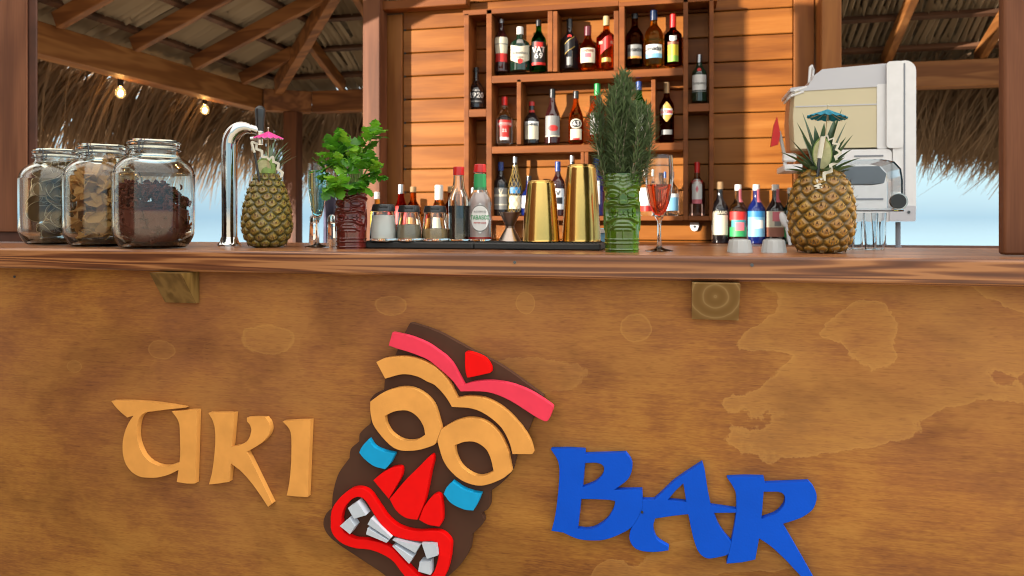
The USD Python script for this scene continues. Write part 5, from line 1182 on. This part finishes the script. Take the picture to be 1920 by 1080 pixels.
so.part('cap', lathe([(0, H * .888), (R * .54, H * .888), (R * .54, H * .985), (R * .50, H), (0, H)], 28), 'cap_red', smooth=35, world=False)
ta, R, H, p_ = sauce(900, 43, 308, 'hot sauce bottle with red cap, green neck band and white diamond label')
pf = [(0, 0), (R * .92, 0), (R, .004), (R, H * .50), (R * .93, H * .56), (R * .62, H * .66), (R * .50, H * .73), (R * .47, H * .885)]
ta.part('glass_body', lathe(pf + sh(pf[2:], .0014) + [(0, .004)], 40), 'clear_glass', smooth=40, world=False)
ta.part('sauce', lathe([(0, .0042), (R - .002, .0045), (R - .002, H * .46), (R * .9, H * .54), (R * .5, H * .63), (0, H * .63)], 36), 'pink_cream', smooth=40, world=False)
ta.part('sediment', lathe([(R - .0019, .0046), (R - .0012, .0046), (R - .0012, .010), (R - .0019, .010)], 36), 'paper_red', smooth=40, world=False)
ta.part('neck_band', lathe([(R * .56, H * .665), (R * .53, H * .87), (R * .52, H * .87)], 28), 'paper_green', smooth=35, world=False)
ta.part('cap', lathe([(0, H * .892), (R * .54, H * .892), (R * .56, H * .90), (R * .52, H * .985), (R * .47, H), (0, H)], 28), 'cap_red', smooth=35, world=False)
rfl = lambda z: R
ta.part('paper_label', rotz(patch(rfl, H * .09, H * .50, -1.0, 1.0, shape='diamond', n=20), p_), 'paper_white', smooth=True, world=False)
for a_, b_, m_ in ((.12, .47, 'paper_grey'), (.135, .455, 'paper_white')):
    ta.part('label_ring', rotz(patch(rfl, H * a_, H * b_, -.86 + (a_ - .12) * 3, .86 - (a_ - .12) * 3, shape='oval', n=26, e=.0009 + (a_ - .12) * .03), p_), m_, smooth=True, world=False)
for s, z, h_, mt in (('TABASCO', .28, .052, 'paper_green'), ('PEPPER SAUCE', .225, .022, 'paper_red'), ('McILHENNY CO', .37, .022, 'paper_grey')):
    tm = meshkit.text_mesh(s, h_ * H, .0004, bold=s == 'TABASCO'); wd = np.ptp(np.array(tm.vertices)[:, 0]); lim = R * (1.75 if s == 'TABASCO' else 1.1)
    tm.vertices = np.array(tm.vertices) * [min(1.2, lim / wd), 1, 1]; ta.part('lettering', rotz(wrapped(tm, R + .0016, z * H), p_), mt, world=False)
# jigger
X, Y = pt(956, 1.80); jg = Thing('jigger', 'double ended bronze metal jigger on the bar mat', 'jigger', (X, Y, ZM)); Hj = .0705; R0, R1, Rw = .0275, .0255, .010
jg.part('cups', lathe([(R0 - .0012, 0), (R0, 0), (R0, .0015), (Rw, Hj * .46), (Rw, Hj * .50), (R1, Hj - .0015), (R1, Hj), (R1 - .0012, Hj), (Rw - .0012, Hj * .52), (0, Hj * .51), (0, Hj * .45), (Rw - .0012, Hj * .44), (R0 - .0012, 0)], 48), 'jigger_metal', smooth=30, world=False)
jg.part('waist_ring', lathe([(Rw + .0002, Hj * .455), (Rw + .0015, Hj * .465), (Rw + .0015, Hj * .495), (Rw + .0002, Hj * .505)], 40), 'jigger_metal', smooth=40, world=False)
def tin(px, t, top, rb, rt, label):
    X, Y = pt(px, t); H = CAM[2] + (HORIZON - top) * t / F - ZM; th = Thing('cocktail_shaker', label, 'cocktail shaker', (X, Y, ZM))
    pf = [(rb - .001, 0), (rb, 0), (rb + .0006, .0015), (rb, .003)] + [(rb + (rt - rb) * s + .0012 * math.sin(s * math.pi), H * (.0 + s * .94)) for s in np.linspace(.04, 1, 12)] + [(rt * .985, H * .955), (rt * .95, H * .965), (rt * .955, H * .975), (rt * .93, H * .985), (rt * .80, H * .997), (0, H)]
    tm_ = lathe(pf, 96); v = np.array(tm_.vertices); an = np.arctan2(v[:, 1], v[:, 0]); kk = 1 + .0075 * (meshkit.noise(np.stack([6 + 5 * np.cos(an), 6 + 5 * np.sin(an), 0 * an + px], 1)) - .5) + .004 * (meshkit.noise(np.stack([9 + 14 * np.cos(an), 9 + 14 * np.sin(an), 0 * an + px], 1)) - .5)
    v[:, 0] *= kk; v[:, 1] *= kk; tm_.vertices = v; th.part('tin', tm_, 'gold_metal', smooth=25, world=False)
    a = [(rb + .0008, .0125), (rb + .0004, .014)]
tin(1014.5, 1.77, 338, .0450, .0325, 'short gold cocktail tin standing upside down on the bar mat'); tin(1090, 1.77, 308, .0460, .0345, 'tall gold cocktail tin standing upside down on the bar mat')

# blue carton glimpsed behind the tall tin, two small frosted cups
a, b = at(1124, 428, .34), at(1137, 428, .34)
cb = Thing('card_box', 'small light blue carton between the tall gold tin and the green mug', 'box', ((a[0] + b[0]) / 2, .36, ZC)); cb.part('box', cbox(a[0] - .02, .34, ZC, b[0], .38, a[2], .001), 'paper_lightblue'); cb.part('flap', cbox(a[0] - .018, .338, a[2] - .012, b[0] - .001, .3398, a[2] - .001, .0003), 'paper_white')
for px, lab in ((1387, 'left short frosted cup upside down before the bottle row'), (1451, 'right short frosted cup upside down beside the pineapple')):
    X, Y = pt(px, 1.62); th = Thing('frosted_cup', lab, 'cup', (X, Y, ZC), group='short frosted cups'); r = .0272
    pts = [(r - .002, 0), (r, 0), (r * .98, .004), (r * .86, .0245), (r * .80, .0275), (0, .028), (0, .025), (r * .78, .0245), (r * .9, .004), (r - .002, 0)]
    th.part('cup', lathe(pts, 14), 'frosted', smooth=20, world=False); th.part('foot_ring', lathe([(r * .60, .0276), (r * .62, .0292), (r * .55, .0292), (r * .53, .0276)], 24), 'frosted', smooth=30, world=False)

# ---- clear cup dispenser beside the large pineapple
X, Y = pt(1622, 1.76); s_ = 1.76 / F; ph = 0.0
cd = Thing('cup_dispenser', 'clear plastic dispenser with a curved hood and black knob, stacked plastic cups below', 'dispenser', (X, Y, ZC))
def prism(poly, y0, y1):
    m = trimesh.creation.extrude_polygon(poly, y1 - y0); v = np.array(m.vertices); m.vertices = np.stack([v[:, 0], y0 + v[:, 2], v[:, 1]], 1); m.fix_normals(); return m
def zp(py): return CAM[2] + (HORIZON - py) * s_ - ZC
def xp(px): return (px - 1622) * s_
outer = Polygon([(xp(1560), zp(394)), (xp(1560), zp(303)), (xp(1640), zp(302)), (xp(1660), zp(307)), (xp(1671), zp(320)), (xp(1674), zp(340)), (xp(1674), zp(394))])
inner = outer.buffer(-.0035)
cd.part('hood', prism(outer.difference(inner), -.06, .06), 'plastic_clear', world=False)
cd.part('front_pane', prism(outer, -.0625, -.0605), 'plastic_clear', world=False)
m = prism(Polygon([(xp(1572), zp(346)), (xp(1646), zp(346)), (xp(1650), zp(328)), (xp(1638), zp(314)), (xp(1572), zp(314))]).buffer(-.005).buffer(.005), -.045, .045); cd.part('drum', m, 'grey_plastic', smooth=35, world=False)
m = trimesh.creation.cylinder(radius=.0165, height=.012, sections=28); rot(m, math.pi / 2, [1, 0, 0]); m.apply_translation([xp(1664), -.069, zp(379)]); cd.part('knob', m, 'black_plastic', smooth=35, world=False)
m = trimesh.creation.cylinder(radius=.019, height=.003, sections=28); rot(m, math.pi / 2, [1, 0, 0]); m.apply_translation([xp(1667), -.0645, zp(379)]); cd.part('knob_ring', m, 'steel', smooth=35, world=False)
cd.part('bottom_rail', cbox(xp(1560), -.062, zp(397), xp(1676), .06, zp(394) - .0003, .001), 'plastic_clear', world=False)
for i in range(4):
    cx = xp(1590 + 19 * i); cyy = -.02 + .025 * (i % 2)
    pf = [(.012, 0.001), (.0165, zp(399)), (.0155, zp(399)), (.011, .002)]
    c = lathe([(0, .001)] + pf + [(0, .002)], 20); c.apply_translation([cx, cyy, 0]); cd.part('plastic_cup', c, 'plastic_clear', smooth=30, world=False)

# ---- slush machine on the side counter
t = 3.27; X, Y = pt(1600, t); s_ = t / F
sm = Thing('slush_machine', 'white frozen drink machine with a tank of pale yellow slush seen from its side', 'slush machine', (X, Y, ZB))
def zp(py): return CAM[2] + (HORIZON - py) * s_ - ZB
def xp(px): return (px - 1600) * s_
def rpoly(x0, y0, x1, y1, r): return Polygon([(xp(x0), zp(y1)), (xp(x1), zp(y1)), (xp(x1), zp(y0)), (xp(x0), zp(y0))]).buffer(-r, join_style=2).buffer(r, quad_segs=5)
D = .30
sm.part('rear_column', prism(rpoly(1666, 119, 1705, 414, .045), -.02, D), 'white_plastic', smooth=30, world=False)
sm.part('column_panel', prism(rpoly(1655, 120, 1683, 280, .015), -.026, -.0205), 'white_plastic', smooth=30, world=False)
sm.part('seam', prism(rpoly(1684, 124, 1686.5, 405, .001), -.0225, -.0203), 'grey_plastic', world=False)
sm.part('base_body', prism(rpoly(1556, 281, 1664.8, 416, .02), -.016, D), 'white_plastic', smooth=30, world=False)
sm.part('base_panel', prism(rpoly(1660, 386, 1704, 415, .008), -.0245, -.0212), 'cool_plastic', smooth=30, world=False)
s = trimesh.creation.cylinder(radius=.006, height=.004, sections=14); rot(s, math.pi / 2, [1, 0, 0]); s.apply_translation([xp(1692), -.0268, zp(398)]); sm.part('screw', s, 'wire', world=False)
def tank(y0, y1, slush, tag_):
    sm.part('tank', prism(Polygon([(xp(1496), zp(277)), (xp(1657), zp(277)), (xp(1657), zp(160)), (xp(1497), zp(160)), (xp(1493), zp(215))]).buffer(-.012).buffer(.012), y0, y1), 'beige_slush' if tag_ == 0 else 'orange_slush', smooth=30, label=None, world=False)
    sm.part('lid', prism(Polygon([(xp(1488), zp(168)), (xp(1657), zp(164.5)), (xp(1657), zp(122)), (xp(1545), zp(128)), (xp(1532), zp(138)), (xp(1520), zp(158)), (xp(1488), zp(161))]).buffer(-.004).buffer(.004), y0 - .004, y1 + .004), 'cool_plastic', smooth=30, world=False)
tank(-.005, .135, 'beige_slush', 0); tank(.155, .29, 'orange_slush', 1)
m = trimesh.creation.torus(.022, .006); m.apply_scale([1, .62, 1]); rot(m, math.pi / 2, [1, 0, 0]); rot(m, math.pi / 2, [0, 1, 0]); m2 = tube([(xp(1524), .03, zp(150)), (xp(1526), .03, zp(120)), (xp(1530), .05, zp(116)), (xp(1534), .07, zp(122)), (xp(1532), .07, zp(150))], .006, 10)
for zz in (162, 196): sm.part('tank_line', prism(rpoly(1497, zz, 1656.5, zz + 2.2, .0012), -.0075, -.0052), 'cool_plastic', world=False)
sm.part('tank_frame', prism(rpoly(1640, 160, 1658, 280, .006), -.0095, -.0053), 'white_plastic', smooth=30, world=False)
for q in (292, 372): sm.part('vent', prism(rpoly(1600, q, 1650, q + 3, .0015), -.0185, -.0163), 'grey_plastic', world=False)
sm.part('lid_handle', m2, 'white_plastic', smooth=40, world=False)
for px, py, nm in ((1490, 173, 'lid_rim'), (1484, 182, 'lid_rim')):
    sm.part(nm, tube([(xp(px + 28), -.006, zp(py - 13)), (xp(px + 6), -.006, zp(py - 6)), (xp(px), .02, zp(py)), (xp(px), .12, zp(py))], .005, 8), 'white_plastic', smooth=40, world=False)
sm.part('tap_body', cat_([cbox(xp(1478), .03, zp(300), xp(1502), .09, zp(284), .006), tube([(xp(1482), .06, zp(300)), (xp(1482), .06, zp(310))], .008, 12)]), 'white_plastic', world=False)
sm.part('tap_valve', tube([(xp(1482), .06, zp(290)), (xp(1476), .06, zp(262)), (xp(1471), .06, zp(240))], .008, 10), 'frosted', smooth=40, world=False)
sm.part('tap_handle', prism(Polygon([(xp(1455), zp(270)), (xp(1469), zp(266)), (xp(1473), zp(246)), (xp(1467), zp(212)), (xp(1461), zp(228))]), .048, .072), 'red_plastic', world=False)
sm.part('drip_pan', prism(rpoly(1478, 306, 1510, 318, .006), .0, .28), 'white_plastic', world=False)
for px, yy in ((1679, .02), (1679, .26), (1570, .02), (1570, .26)):
    sm.part('leg', lathe([(0, 0), (.014, 0), (.014, .006), (.0105, .01), (.0105, zp(416) - .0005), (0, zp(416) - .0005)], 20, loc=(xp(px), yy, 0)), 'grey_plastic', smooth=35, world=False)
# white scoop leaning beside the bottles
a = at(1470, 415, 2.2); sc = Thing('ice_scoop', 'white plastic scoop leaning beside the dark bottle row', 'scoop', (a[0], 2.2, ZB))
m = icos(1, (0, 0, 0), 2, (.018, .012, .040)); rot(m, -.35, [0, 1, 0]); m.apply_translation([0, 0, .12]); sc.part('bowl', m, 'white_plastic', smooth=True, world=False); sc.part('handle', tube([(.012, 0, .085), (.028, 0, .0)], .008, 10), 'white_plastic', smooth=True, world=False)

# ---- string lights along the left beam
def bulb(px, py, lab):
    c = atX(px, py, -3.90); z = c[2]; th = Thing('string_light', lab, 'light bulb', tuple(c), group='warm string light bulbs')
    th.part('bulb', lathe([(0, -.040), (.018, -.037), (.033, -.020), (.037, 0), (.032, .020), (.020, .036), (.015, .044), (0, .044)], 24), 'bulb_glass', smooth=40, world=False)
    th.part('filament', icos(1, (0, 0, -.004), 2, (.017, .017, .022)), 'bulb_glow', smooth=True, world=False)
    th.part('socket', lathe([(0, .0445), (.018, .0445), (.020, .055), (.018, .095), (.010, .105), (0, .105)], 20), 'black_plastic', smooth=35, world=False)
    th.part('wire', tube([(0, 0, .105), (.0, .0, HB + .03 - z)], .004, 6), 'black_plastic', world=False)
bulb(226, 174, 'lit round bulb hanging from the left beam, nearer one'); bulb(384, 206, 'lit round bulb hanging from the left beam, farther one near the tap')
